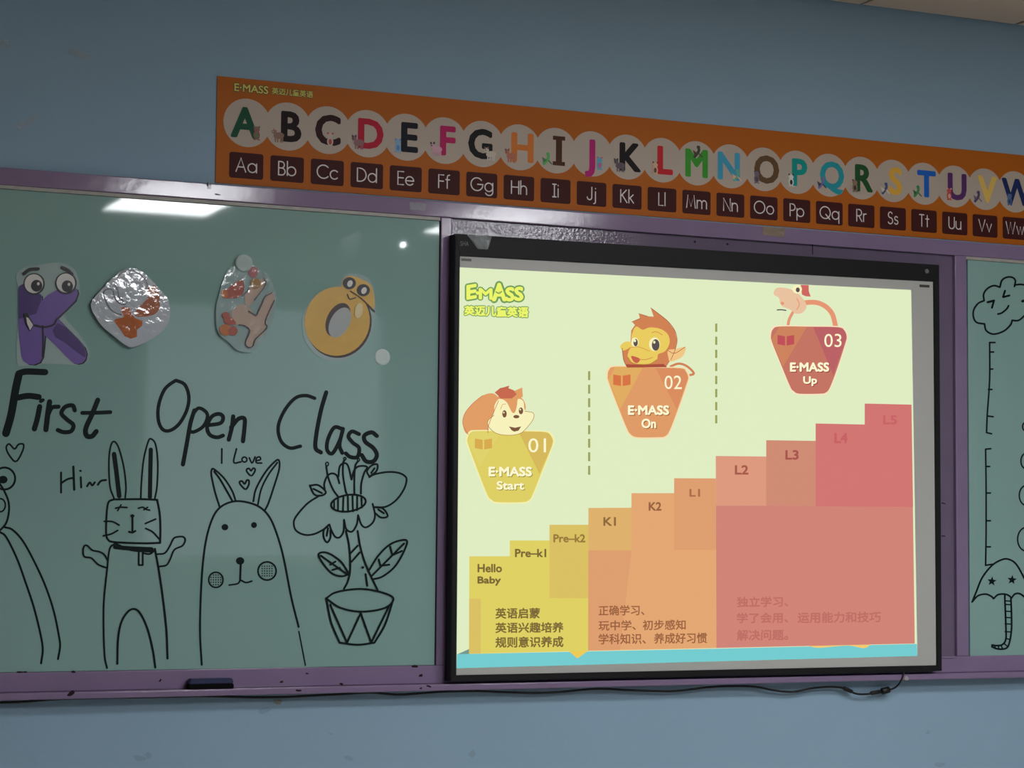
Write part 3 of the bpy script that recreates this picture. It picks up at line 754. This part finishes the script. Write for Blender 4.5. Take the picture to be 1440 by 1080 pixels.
o_ = arc(.33, .33, .33, .33, 0, 360, 20)
xh = .66
GL = {
    'A': (.74, [[(0, 0), (.37, 1), (.74, 0)], [(.13, .35), (.61, .35)]]), 'B': (.5, [[(0, 0), (0, 1)], [(0, 1)] + arc(.2, .76, .24, .24, 90, -90) + [(0, .52)], [(0, .52)] + arc(.24, .26, .26, .26, 90, -90) + [(0, 0)]]),
    'C': (.86, [arc(.5, .5, .5, .5, 44, 316, 20)]), 'D': (.7, [[(0, 0), (0, 1)] + arc(.2, .5, .5, .5, 90, -90) + [(0, 0)]]), 'E': (.46, [[(.46, 1), (0, 1), (0, 0), (.46, 0)], [(0, .52), (.44, .52)]]),
    'F': (.42, [[(.42, 1), (0, 1), (0, 0)], [(0, .52), (.4, .52)]]), 'G': (1, [arc(.5, .5, .5, .5, 42, 360, 22) + [(.55, .5)]]), 'H': (.62, [[(0, 0), (0, 1)], [(.62, 0), (.62, 1)], [(0, .52), (.62, .52)]]),
    'I': (.3, [[(.15, 0), (.15, 1)], [(0, 0), (.3, 0)], [(0, 1), (.3, 1)]]), 'J': (.4, [[(.4, 1), (.4, .2)] + arc(.2, .2, .2, .2, 0, -180) ]), 'K': (.56, [[(0, 0), (0, 1)], [(.5, 1), (0, .48)], [(.12, .6), (.56, 0)]]),
    'L': (.4, [[(0, 1), (0, 0), (.4, 0)]]), 'M': (.8, [[(0, 0), (.12, 1), (.4, .15), (.68, 1), (.8, 0)]]), 'N': (.62, [[(0, 0), (0, 1), (.62, 0), (.62, 1)]]), 'O': (1, [arc(.5, .5, .5, .5, 0, 360, 24)]),
    'P': (.48, [[(0, 0), (0, 1)] + arc(.2, .73, .28, .27, 90, -90) + [(0, .46)]]), 'Q': (1, [arc(.5, .5, .5, .5, 0, 360, 24), [(.56, .36), (.95, -.04)]]), 'R': (.5, [[(0, 0), (0, 1)] + arc(.2, .73, .28, .27, 90, -90) + [(0, .46)], [(.2, .46), (.5, 0)]]),
    'S': (.46, [arc(.23, .76, .2, .24, 30, 250, 12) + arc(.22, .26, .24, .26, 70, -150, 12)]), 'T': (.46, [[(0, 1), (.46, 1)], [(.23, 1), (.23, 0)]]), 'U': (.56, [[(0, 1), (0, .28)] + arc(.28, .28, .28, .28, 180, 360) + [(.56, 1)]]),
    'V': (.66, [[(0, 1), (.33, 0), (.66, 1)]]), 'W': (.96, [[(0, 1), (.25, 0), (.48, .95), (.71, 0), (.96, 1)]]), 'X': (.6, [[(0, 0), (.6, 1)], [(0, 1), (.6, 0)]]), 'Y': (.6, [[(0, 1), (.3, .45), (.6, 1)], [(.3, .45), (.3, 0)]]), 'Z': (.54, [[(0, 1), (.54, 1), (0, 0), (.54, 0)]]),
    'a': (.66, [o_, [(.66, xh), (.66, 0)]]), 'b': (.66, [o_, [(0, 1.05), (0, 0)]]), 'c': (.58, [arc(.33, .33, .33, .33, 44, 316)]), 'd': (.66, [o_, [(.66, 1.05), (.66, 0)]]), 'e': (.66, [[(0, .33), (.66, .33)] + arc(.33, .33, .33, .33, 0, 320)]),
    'f': (.32, [arc(.28, .85, .16, .17, 80, 180, 6) + [(.12, 0)], [(0, xh), (.3, xh)]]), 'g': (.66, [o_, [(.66, xh), (.66, -.05)] + arc(.35, -.05, .31, .26, 0, -160)]), 'h': (.5, [[(0, 1.05), (0, 0)], arc(.25, .4, .25, .26, 180, 0) + [(.5, 0)]]),
    'i': (.04, [[(0, xh), (0, 0)], [(0, .9), (0, .93)]]), 'j': (.2, [[(.15, xh), (.15, -.15)] + arc(.0, -.15, .15, .14, 0, -90, 6), [(.15, .9), (.15, .93)]]), 'k': (.42, [[(0, 1.05), (0, 0)], [(.38, xh), (0, .3)], [(.1, .38), (.42, 0)]]), 'l': (.04, [[(0, 1.05), (0, 0)]]),
    'm': (.86, [[(0, xh), (0, 0)], arc(.215, .42, .215, .24, 180, 0) + [(.43, 0)], arc(.645, .42, .215, .24, 180, 0) + [(.86, 0)]]), 'n': (.5, [[(0, xh), (0, 0)], arc(.25, .4, .25, .26, 180, 0) + [(.5, 0)]]), 'o': (.66, [o_]),
    'p': (.66, [o_, [(0, xh), (0, -.32)]]), 'q': (.66, [o_, [(.66, xh), (.66, -.32)]]), 'r': (.26, [[(0, xh), (0, 0)], arc(.22, .44, .22, .22, 180, 80, 6)]), 's': (.36, [arc(.18, .5, .15, .16, 30, 250, 10) + arc(.17, .17, .18, .17, 70, -150, 10)]),
    't': (.32, [[(.16, .95), (.16, 0)], [(0, xh), (.32, xh)]]), 'u': (.5, [[(0, xh), (0, .25)] + arc(.25, .25, .25, .25, 180, 360) + [(.5, xh)], [(.5, .3), (.5, 0)]]), 'v': (.5, [[(0, xh), (.25, 0), (.5, xh)]]), 'w': (.76, [[(0, xh), (.2, 0), (.38, .62), (.56, 0), (.76, xh)]]),
    'x': (.48, [[(0, 0), (.48, xh)], [(0, xh), (.48, 0)]]), 'y': (.5, [[(0, xh), (.25, 0)], [(.5, xh), (.12, -.32)]]), 'z': (.44, [[(0, xh), (.44, xh), (0, 0), (.44, 0)]])}

LC = dict(A=(34, 92, 66), B=(36, 20, 22), C=(56, 24, 28), D=(198, 34, 62), E=(26, 27, 42), F=(200, 38, 106), G=(28, 30, 27), H=(230, 134, 60), I=(84, 50, 34), J=(196, 40, 128), K=(34, 26, 32), L=(214, 44, 54), M=(70, 168, 58),
          N=(74, 172, 206), O=(110, 82, 54), P=(22, 164, 156), Q=(46, 164, 178), R=(38, 88, 46), S=(240, 186, 74), T=(34, 106, 206), U=(96, 52, 112), V=(244, 202, 100), W=(36, 50, 104), X=(190, 60, 60), Y=(60, 140, 80), Z=(60, 60, 70))
# little animal at the foot of each letter: (body colour, second colour, side -1 left / 1 right)
AN = dict(A=((150, 90, 80), (90, 130, 80), 1), B=((150, 112, 92), (210, 180, 150), -1), C=((205, 190, 175), (200, 60, 60), 0), D=((150, 95, 100), (80, 60, 80), -1), E=((130, 178, 220), (90, 140, 200), -1), F=((226, 170, 190), (60, 50, 50), -1),
          G=((215, 205, 190), (120, 90, 80), 1), H=((196, 110, 80), (130, 70, 60), -1), I=((80, 180, 90), (50, 130, 60), -1), J=((90, 180, 210), (226, 90, 160), 1), K=((96, 80, 92), (60, 50, 60), -1), L=((226, 190, 150), (120, 50, 40), -1), M=((50, 60, 40), (90, 60, 40), 0),
          N=((110, 190, 160), (240, 200, 160), 1), O=((120, 104, 128), (90, 70, 90), -1), P=((235, 232, 225), (30, 40, 44), -1), Q=((130, 120, 180), (60, 60, 90), -1), R=((150, 120, 100), (60, 50, 46), -1), S=((70, 84, 130), (226, 220, 210), -1), T=((60, 150, 80), (40, 110, 60), -1),
          U=((214, 80, 70), (226, 180, 170), -1), V=((80, 66, 110), (120, 96, 120), -1), W=((90, 116, 170), (50, 70, 120), -1), X=((150, 110, 90), (90, 70, 60), -1), Y=((190, 150, 90), (90, 70, 60), -1), Z=((200, 200, 196), (50, 50, 54), -1))
CZ, TZ, TW, TH = 2.4905, 2.3700, .0490, .0360
b0 = bmesh.new()
bmesh.ops.create_circle(b0, cap_ends=True, radius=.068, segments=36, matrix=Matrix.Rotation(math.pi / 2, 4, 'X'))
for f in b0.faces:
    f.normal_update()
    if f.normal.y > 0: f.normal_flip()
me_disc = bpy.data.meshes.new('letter_disc'); b0.to_mesh(me_disc); b0.free(); me_disc.materials.append(m_disc)
rr = []
for sx_, sz_, q in ((1, 1, 0), (-1, 1, 90), (-1, -1, 180), (1, -1, 270)):
    rr += [(sx_ * (TW - .007) + .007 * math.cos(math.radians(q + k * 22.5)), sz_ * (TH - .007) + .007 * math.sin(math.radians(q + k * 22.5))) for k in range(5)]
me_tilep = bpy.data.meshes.new('name_tile')
me_tilep.from_pydata([(x, 0, z) for x, z in rr], [], [tuple(range(len(rr)))]); me_tilep.materials.append(m_brown)
for i, chx in enumerate('ABCDEFGHIJKLMNOPQRSTUVWXYZ'):
    cx = 1.698 + .1184 * i
    disc = bpy.data.objects.new('letter_disc', me_disc); COL.objects.link(disc); disc.parent = bn
    disc.location = (cx, -DN - .0003 - (i % 2) * .0001, CZ)
    til = bpy.data.objects.new('name_tile', me_tilep); COL.objects.link(til); til.parent = bn
    til.location = (cx, -DN - .0004, TZ)
    # big coloured letter, child of its disc
    ml = mat('banner_letter_' + chx.lower(), LC[chx], 0.5, 0.15)
    a = Art(.0002, lambda x, y, d: Vector((x, -d, y)))
    vs, fs, lo, hi = text2d(chx)
    sc = .080 / (text2d('E')[3][1] - text2d('E')[2][1])
    ox, oy = (lo[0] + hi[0]) / 2, (text2d('E')[2][1] + text2d('E')[3][1]) / 2
    shift = {-1: .010, 1: -.006, 0: 0}[AN[chx][2]]
    if chx == 'I':
        a._add([(-.010 + .01, -.044), (.010 + .01, -.044), (.010 + .01, .044), (-.010 + .01, .044)], [(0, 1, 2, 3)], ml)
        for zz in (-.044, .032): a._add([(-.020 + .01, zz), (.020 + .01, zz), (.020 + .01, zz + .012), (-.020 + .01, zz + .012)], [(0, 1, 2, 3)], ml)
    else:
        for k in range(10):
            dx, dy = .0044 * math.cos(k * math.pi / 5), .0036 * math.sin(k * math.pi / 5)
            a._add([((p[0] - ox) * sc * .94 + shift + dx, (p[1] - oy) * sc + dy) for p in vs], fs, ml)
    a.build('letter', disc)
    # tiny animal picture
    c1_, c2_, sd = AN[chx]
    ma, mb = mat('print_%d_%d_%d' % c1_, c1_, .5), mat('print_%d_%d_%d' % c2_, c2_, .5)
    q = random.Random(i)
    px_, pz_ = {-1: -.024, 1: .026, 0: .004}[sd] + q.uniform(-.003, .003), -.028
    if chx == 'M': px_, pz_ = .006, .034
    a = Art(.0006, lambda x, y, d: Vector((x, -d, y)))
    if chx in 'DFHKGB':        # standing beast: trunk, head, legs
        a.poly(ell(px_, pz_, .016, .0095, 8, 14), ma).poly(ell(px_ - .014, pz_ + .011, .0075, .0075, 0, 12), ma)
        for lx in (-.010, -.003, .006, .011): a._add([(px_ + lx - .002, pz_ - .019), (px_ + lx + .002, pz_ - .019), (px_ + lx + .002, pz_ - .004), (px_ + lx - .002, pz_ - .004)], [(0, 1, 2, 3)], ma)
        a.poly(ell(px_ - .019, pz_ + .017, .003, .004, 20, 8), mb).poly(ell(px_ - .010, pz_ + .018, .003, .004, -20, 8), mb).poly(ell(px_ - .017, pz_ + .010, .0025, .0018, 0, 8), mb)
    elif chx in 'QTNISVM':     # slim creature with a tail or wing
        a.line([(px_ - .013, pz_ - .014), (px_ - .004, pz_ - .004), (px_ + .002, pz_ + .008), (px_ - .002, pz_ + .016)], .009, ma)
        a.poly([(px_ - .004, pz_ - .002), (px_ - .020, pz_ + .006), (px_ - .014, pz_ - .012)], mb).poly(ell(px_, pz_ + .016, .006, .005, 0, 10), ma)
        a.line([(px_ + .002, pz_ - .004), (px_ + .012, pz_ - .013)], .004, mb)
    else:                      # sitting animal: body, head, ears, belly
        a.poly(ell(px_, pz_ - .004, .0095, .013, 0, 14), ma).poly(ell(px_, pz_ + .012, .0088, .008, 0, 14), ma)
        a.poly(ell(px_ - .007, pz_ + .019, .003, .003, 0, 8), mb).poly(ell(px_ + .007, pz_ + .019, .003, .003, 0, 8), mb).poly(ell(px_, pz_ - .005, .005, .008, 0, 10), mb)
        a.poly(ell(px_ - .006, pz_ - .017, .004, .002, 0, 8), ma).poly(ell(px_ + .006, pz_ - .017, .004, .002, 0, 8), ma)
    a.build('animal_picture', disc)
    # capital and small letter on the tile
    a = Art(.0003, lambda x, y, d: Vector((x, -d, y)))
    (w1, s1), (w2, s2) = GL[chx], GL[chx.lower()]
    H_, gap = .0375, .17
    tot = w1 + gap + w2
    for wd, st, off in ((w1, s1, 0), (w2, s2, w1 + gap)):
        for p in st: a.line([((x + off - tot / 2) * H_, (y - .47) * H_) for x, y in p], .0036, m_let, smooth=False)
    a.build('tile_letters', til)
a = Art(DN + .0003, lambda x, y, d: Vector((x, -d, y)))
m_ly, m_lg = mat('banner_logo_yellow', (226, 214, 90), 0.5), mat('banner_logo_edge', (66, 70, 30), 0.5)
for m_, off in ((m_lg, .12), (m_ly, .03)):
    a.text('E·MASS', 1.660, 2.598, 1.757, 2.577, m_, off).text('英迈儿童英语', 1.768, 2.5965, 1.888, 2.5785, m_, off * .8)
a.build('logo_lettering', bn, 'small yellow logo lettering in the corner of the banner')

# ------------------------------------------------------------------ letter cutouts taped to the glass
GC = 'laminated paper cutouts on the left glass board'
DC = DG + .0010
kk, ko = crop(0, 340, 5.1429), crop(270, 320, 3.857)


def film_plate(parent, pts, d0, d1, m=m_film):
    return solid('film', [tuple(p) for p in catmull(pts, True, 4)], d0, d1, m, parent)


c = empty('letter_cutout', 'purple letter K cutout with goggle eyes above the word First', 'cutout', GC)
film_plate(c, kk([(128, 330), (115, 250), (165, 190), (300, 165), (390, 150), (490, 165), (552, 225), (577, 330), (560, 420), (470, 540), (560, 650), (640, 780), (630, 870), (540, 892), (300, 882), (180, 900), (120, 860), (128, 600)]), DC, DC + .0006)
a = Art(DC + .0008)
m_k, m_kd, m_kdk = mat('cutout_purple', (116, 88, 170), 0.25, vary=(30, .12)), mat('cutout_purple_dark', (74, 48, 120), 0.25), mat('cutout_black', (24, 20, 30), 0.25)
m_ew = mat('cutout_white', (226, 224, 220), 0.25)
KS = [(132, 345), (140, 318), (165, 305), (215, 345), (262, 378), (300, 388), (303, 425), (345, 385), (400, 352), (535, 330), (556, 342), (564, 372), (545, 425), (480, 490), (415, 553), (480, 620), (560, 700), (612, 762), (626, 805), (618, 850), (596, 876), (560, 884), (525, 874), (470, 822),
      (400, 748), (325, 678), (318, 760), (310, 830), (288, 872), (245, 889), (200, 884), (168, 862), (154, 825), (140, 700), (132, 600)]
a.poly(kk([(x + 10, y + 6) for x, y in KS]), m_kdk).poly(kk(KS), m_k)  # black offset copy under the K is its shadow, drawn into the artwork
a.poly(kk([(135, 330), (165, 305), (300, 385), (296, 430), (262, 520), (135, 560)]), m_kd)
a.poly(kk([(415, 585), (480, 622), (560, 702), (610, 765), (622, 808), (614, 838), (560, 800), (470, 730), (400, 690), (380, 640)]), m_kd)
a.line(kk([(308, 610), (312, 720), (308, 830)]), 2.6, m_kdk, layer=True)
for ex, ey, qx, qy in ((247, 305, 265, 318), (478, 300, 487, 322)):
    a.poly(kk(ell(ex, ey, 77, 79)), m_kdk).poly(kk(ell(ex - 2, ey - 2, 67, 69)), m_ew).poly(kk(ell(qx, qy, 41, 43)), m_kdk).poly(kk(ell(qx + 12, qy - 14, 10, 12)), m_ew)
a.line(kk([(172, 232), (215, 202), (276, 196)]), 4.6, m_kdk, layer=True).line(kk([(450, 186), (490, 205), (522, 236)]), 4.2, m_kdk)
a.line(kk([(248, 602), (320, 616), (385, 600), (412, 558)]), 2.4, m_kdk)
a.poly(kk([(170, 520), (195, 512), (246, 600), (216, 648), (186, 590)]), m_kdk).poly(kk([(190, 545), (205, 550), (240, 602), (217, 640), (196, 590)]), m_ew)
a.build('printed_letter', c)


def tilt_about(o, px, d, ax, az):
    """lean a cutout that curls off the glass: rotate about its own centre"""
    p = P(px[0], px[1], d)
    R = Matrix.Rotation(math.radians(ax), 4, 'X') @ Matrix.Rotation(math.radians(az), 4, 'Z')
    o.matrix_world = Matrix.Translation(p) @ R @ Matrix.Translation(-p)


k8, k7 = crop(120, 365, 8), crop(290, 350, 7.2)
m_card = mat('glossy_card', (196, 204, 214), 0.06, 0.8, bump=(38, 0.09))
m_lam_br, m_lam_br2, m_lam_ln = mat('laminated_rust', (196, 108, 56), 0.06, 0.8, bump=(38, .09)), mat('laminated_brown', (186, 116, 88), 0.06, 0.8, bump=(38, .09)), mat('laminated_line', (30, 28, 36), 0.2)
c = empty('picture_cutout', 'tilted diamond shaped glossy card with a brown figure', 'cutout', GC)
solid('card', [tuple(p) for p in catmull(k8([(65, 505), (100, 430), (200, 320), (300, 215), (440, 115), (540, 95), (640, 130), (720, 205), (820, 310), (925, 440), (952, 560), (940, 680), (860, 810), (700, 920), (540, 985), (460, 970), (340, 880), (180, 740), (85, 590)]), True, 4)], DC + .008, DC + .0095, m_card, c)
a = Art(DC + .0098)
a.poly(k8([(680, 350), (740, 295), (800, 305), (830, 380), (838, 470), (830, 560), (760, 625), (600, 645), (555, 605), (640, 500), (700, 430)]), m_lam_br2, True)
a.poly(k8([(400, 545), (440, 530), (495, 540), (520, 610), (560, 660), (640, 690), (640, 745), (580, 790), (580, 870), (510, 892), (440, 862), (380, 770), (320, 690), (345, 668), (430, 650)]), m_lam_br)
a.poly(k8([(480, 700), (520, 720), (500, 760), (470, 750)]), m_lam_br2)
a.up()
for p in ([(410, 622), (340, 602), (270, 540), (217, 425), (215, 355), (258, 330), (310, 345), (333, 430), (378, 488), (440, 507), (465, 482)], [(345, 290), (370, 350), (380, 420), (432, 472)], [(362, 208), (400, 160), (480, 117), (570, 135), (650, 190), (700, 270), (690, 332)]):
    a.line(k8(p), 1.5, m_lam_ln)
a.build('printed_figure', c)
tilt_about(c, (183, 432), DC + .008, -1.55, 0.0)

m_film2 = mat('cloudy_film', (186, 212, 212), 0.06, 0.8, bump=(38, .09), alpha=0.6)
c = empty('picture_cutout', 'oval laminated cutout of beige and red bears beside letter O', 'cutout', GC)
film_plate(c, k7([(98, 620), (120, 500), (180, 300), (230, 205), (310, 165), (400, 165), (470, 165), (540, 200), (640, 280), (700, 420), (712, 560), (680, 700), (620, 860), (540, 980), (450, 1045), (320, 1030), (230, 950), (115, 840)]), DC + .005, DC + .0062, m_film2)
a = Art(DC + .0066)
BE, RB, RO, PKK, YB = (mat('lam_beige', (202, 180, 166), .06, .8, bump=(38, .09)), mat('lam_redbrown', (186, 110, 98), .06, .8, bump=(38, .09)), mat('lam_orange', (206, 128, 84), .06, .8, bump=(38, .09)),
                       mat('lam_rose', (190, 126, 132), .06, .8, bump=(38, .09)), mat('lam_ochre', (178, 146, 98), .06, .8, bump=(38, .09)))
a.poly(k7([(390, 490), (440, 385), (500, 320), (590, 300), (602, 365), (480, 530), (410, 580)]), BE, True).poly(k7([(520, 670), (600, 480), (670, 440), (692, 520), (610, 720)]), BE, True)
a.poly(k7([(265, 620), (350, 560), (440, 600), (480, 660), (600, 700), (612, 790), (560, 880), (520, 900), (480, 980), (420, 992), (400, 940), (440, 830), (380, 780), (290, 760), (258, 680)]), BE, True)
a.poly(k7([(165, 460), (210, 410), (330, 320), (382, 340), (372, 450), (300, 500), (240, 500), (190, 500)]), RB, True).poly(k7(ell(480, 235, 48, 58)), PKK).poly(k7(ell(500, 350, 52, 55)), YB).poly(k7(ell(188, 455, 34, 44)), RO)
a.poly(k7([(190, 680), (260, 700), (300, 760), (230, 770), (180, 740)]), RB, True).poly(k7(ell(198, 675, 40, 36)), RB).poly(k7(ell(192, 822, 60, 58)), RO).poly(k7(ell(268, 832, 48, 48)), RB)
a.up()
for p in ([(590, 300), (602, 365), (490, 520)], [(440, 400), (370, 480)], [(512, 670), (560, 570), (600, 485), (670, 442)], [(692, 520), (600, 730), (612, 800), (500, 912), (470, 985), (420, 997), (395, 950), (440, 832), (390, 780), (330, 770)], [(430, 630), (505, 680)]):
    a.line(k7(p), 1.4, m_lam_ln)
a.build('printed_figure', c)
tilt_about(c, (345, 425), DC + .004, -1.5, 0.5)

c = empty('letter_cutout', 'mustard yellow letter O cutout with dark rimmed eyes', 'cutout', GC)
film_plate(c, ko([(598, 540), (612, 445), (690, 350), (795, 312), (815, 265), (870, 248), (950, 272), (988, 340), (994, 460), (962, 600), (880, 690), (790, 724), (690, 702), (620, 625)]), DC, DC + .0006)
a = Art(DC + .0008)
m_o, m_od = mat('cutout_mustard', (226, 180, 78), 0.25, vary=(25, .12)), mat('cutout_dark_brown', (66, 40, 40), 0.25)
m_og = mat('cutout_grey', (176, 182, 182), 0.25)
a.poly(ko(ell(796, 516, 178, 192, 14, 40)), m_od).poly(ko(ell(788, 508, 176, 188, 12, 40)), m_o)  # dark offset ellipse under the O is drawn as its shadow
a.poly(ko(ell(792, 500, 60, 97, 26, 32)), m_od).poly(ko(ell(802, 515, 52, 88, 28, 32)), m_og)  # dark crescent left in the hole is shade put into the colour
a.poly(ko([(815, 330), (870, 345), (975, 440), (990, 400), (975, 320), (930, 285), (860, 262), (822, 280)]), m_o, True)
for ex, ey in ((853, 302), (929, 340)):
    a.poly(ko(ell(ex, ey, 36, 33)), m_kdk).poly(ko(ell(ex + 4, ey + 2, 14, 19, 25)), m_ew)
a.line(ko([(860, 345), (920, 385), (990, 455)]), 1.6, m_od, layer=True).line(ko([(843, 362), (856, 388), (888, 380)]), 1.5, m_kdk)
a.poly(ko(ell(905, 450, 22, 42, 10, 16)), mat('cutout_highlight', (236, 216, 160), .25))
a.build('printed_letter', c)

# round white stickers
for (x, y), r, lab, al in (((538.3, 502), 12, 'round white magnet on the glass right of letter O', 1), ((342.5, 370), 12.5, 'round frosted dot holding the oval bear cutout', .55)):
    s = empty('round_magnet', lab, 'magnet', 'round dots on the left glass board')
    p = P(x, y, DG + .004); rad = r * .00192
    s.location = (p.x, -DG - .0003 - (.0085 if al < 1 else 0), p.z)
    bm = bmesh.new(); tube(bm, [Vector((0, 0, 0)), Vector((0, -.0014, 0)), Vector((0, -.0022, 0))], [rad, rad, rad * .86], 28)
    obj('disc', bm, mat('frosted_dot' if al < 1 else 'white_dot', (206, 222, 220), .35, alpha=al), s)

# ------------------------------------------------------------------ clear tape left on the wall and boards
def tape(pts, d, lab, seed, m=m_tape):
    bm = bmesh.new(); r = random.Random(seed)
    (x0, y0), (x1, y1), (x2, y2), (x3, y3) = pts
    g = []
    for j in range(4):
        row = []
        for i in range(7):
            u, v = i / 6, j / 3
            x = (x0 * (1 - u) + x1 * u) * (1 - v) + (x3 * (1 - u) + x2 * u) * v
            y = (y0 * (1 - u) + y1 * u) * (1 - v) + (y3 * (1 - u) + y2 * u) * v
            row.append(bm.verts.new(P(x, y, d + r.uniform(.0003, .0045))))
        g.append(row)
    for j in range(3):
        for i in range(6): bm.faces.new((g[j][i], g[j][i + 1], g[j + 1][i + 1], g[j + 1][i]))
    return tag(obj('tape_strip', bm, m, smooth=False), lab, 'tape', 'scraps of clear tape')


tape([(-12, 57), (12, 56), (14, 66), (-10, 68)], .0004, 'scrap of clear tape at the far left edge of the wall', 1)
tape([(97, 66), (129, 77), (126, 86), (95, 75)], .0004, 'scrap of clear tape on the upper wall near the corner', 2)
tape([(22, 176), (50, 161), (54, 168), (26, 184)], .0004, 'scrap of clear tape on the wall just above the purple frame', 3)
tape([(655, 328), (692, 332), (686, 351), (672, 350)], DB + .0004, 'crumpled clear tape on the black whiteboard bezel', 4)
tape([(1072, 318), (1104, 321), (1103, 334), (1073, 330)], DF + .0004, 'yellowed clear tape holding the banner edge to the frame', 5, mat('yellow_tape', (190, 170, 110), .3, .6, bump=(90, .4), alpha=.45))
tape([(576, 284), (599, 286), (598, 297), (577, 295)], DF + .0004, 'crumpled clear tape on the purple frame above the glass corner', 6)
tape([(292, 254), (297, 254.5), (297, 266), (291, 265)], DF + .0004, 'tiny curl of tape on the frame beside the banner', 7)
tape([(386, 983), (396, 984), (395, 991), (386, 990)], .0004, 'small tape scrap on the wall under the ledge', 8, mat('grey_tape', (170, 172, 150), .4, alpha=.7))

# ------------------------------------------------------------------ board eraser on the ledge
er = empty('board_eraser', 'dark blue and black board eraser on the purple ledge', 'eraser')
ex0, ex1 = X(266.5, 960, .056), X(329.5, 960, .056)
ez0 = zl + .0005
hgt = Z(300, 953.6, .056) - Z(300, 968.2, .056)
er.location = ((ex0 + ex1) / 2, -.0400, ez0)
hw = (ex1 - ex0) / 2


def taper(name, z0, z1, a0, a1, m, depth):
    bm = bmesh.new()
    v = [bm.verts.new((sx_ * a, sy_ * depth, z)) for z, a in ((z0, a0), (z1, a1)) for sx_, sy_ in ((-1, -1), (1, -1), (1, 1), (-1, 1))]
    for q in ((3, 2, 1, 0), (4, 5, 6, 7), (0, 1, 5, 4), (1, 2, 6, 5), (2, 3, 7, 6), (3, 0, 4, 7)): bm.faces.new([v[k] for k in q])
    bmesh.ops.bevel(bm, geom=list(bm.edges), offset=.002, segments=2, affect='EDGES')
    obj(name, bm, m, er)


taper('felt_pad', 0, hgt * .5, hw, hw * .985, mat('black_felt', (18, 18, 20), .95, .1), .0155)
taper('grip', hgt * .5, hgt, hw * .985, hw * .92, mat('eraser_blue', (30, 38, 84), .5), .0155)

# ------------------------------------------------------------------ black cable under the ledge
CP = [(-40, 988), (0, 986.7), (33, 985.7), (83, 981.7), (150, 980), (233, 978.7), (290, 977.7), (353, 979.3), (400, 979), (440, 977), (480, 975), (517, 972.8), (540, 974.2), (563, 975.7), (600, 973), (627, 971.4), (670, 970.5), (703, 971.9), (750, 973.3),
      (790, 971.7), (827, 968.2), (850, 967.6), (883, 969.3), (920, 970.6), (952, 970.5), (994, 965.5), (1024, 963.8), (1061, 964.4), (1087, 969.4), (1114, 971.6), (1140, 967), (1162, 964.8), (1181, 965.6), (1191, 969), (1207, 975), (1230, 973.8), (1249, 970.5)]
cb_ = empty('power_cable', 'thin black cable drooping along the underside of the purple ledge', 'cable')
DCB = .024
bm = bmesh.new()
pts = [P(p.x, p.y + 1.2, DCB) for p in catmull(CP, False, 4)]
tube(bm, pts, .0032, 8)
obj('cord', bm, m_cable, cb_, True)
bm = bmesh.new()
tail = [((1247, 970.5), .025), ((1257, 968), .036), ((1264, 962), .050), ((1269, 953), .061), ((1271, 946), .061), ((1271.3, 944.5), .061)]
base = catmull([q[0] for q in tail], False, 4); dep = [q[1] for q in tail]
tp = [P(p.x, p.y, np.interp(i / 4, range(len(dep)), dep)) for i, p in enumerate(base)]
tube(bm, tp, .0027, 8); obj('cord', bm, m_cable, cb_, True)
for p0, p1, r in (((1186, 967.5), (1199, 973), .0062), ((1224, 975), (1238, 972.5), .0065), ((1239, 972.5), (1251, 969.5), .0105)):
    bm = bmesh.new(); A_, B_ = P(*p0, DCB), P(*p1, DCB)
    tube(bm, [A_, A_.lerp(B_, .12), A_.lerp(B_, .88), B_], [r * .6, r, r, r * .6], 12)
    obj('connector', bm, m_cable, cb_, True)
bm = bmesh.new(); A_ = P(1251, 971.5, DCB); tube(bm, [A_ + Vector((0, .003, 0)), A_ - Vector((0, .006, 0))], .004, 12); obj('plug_collar', bm, mat('plug_grey', (150, 150, 150), .4), cb_)
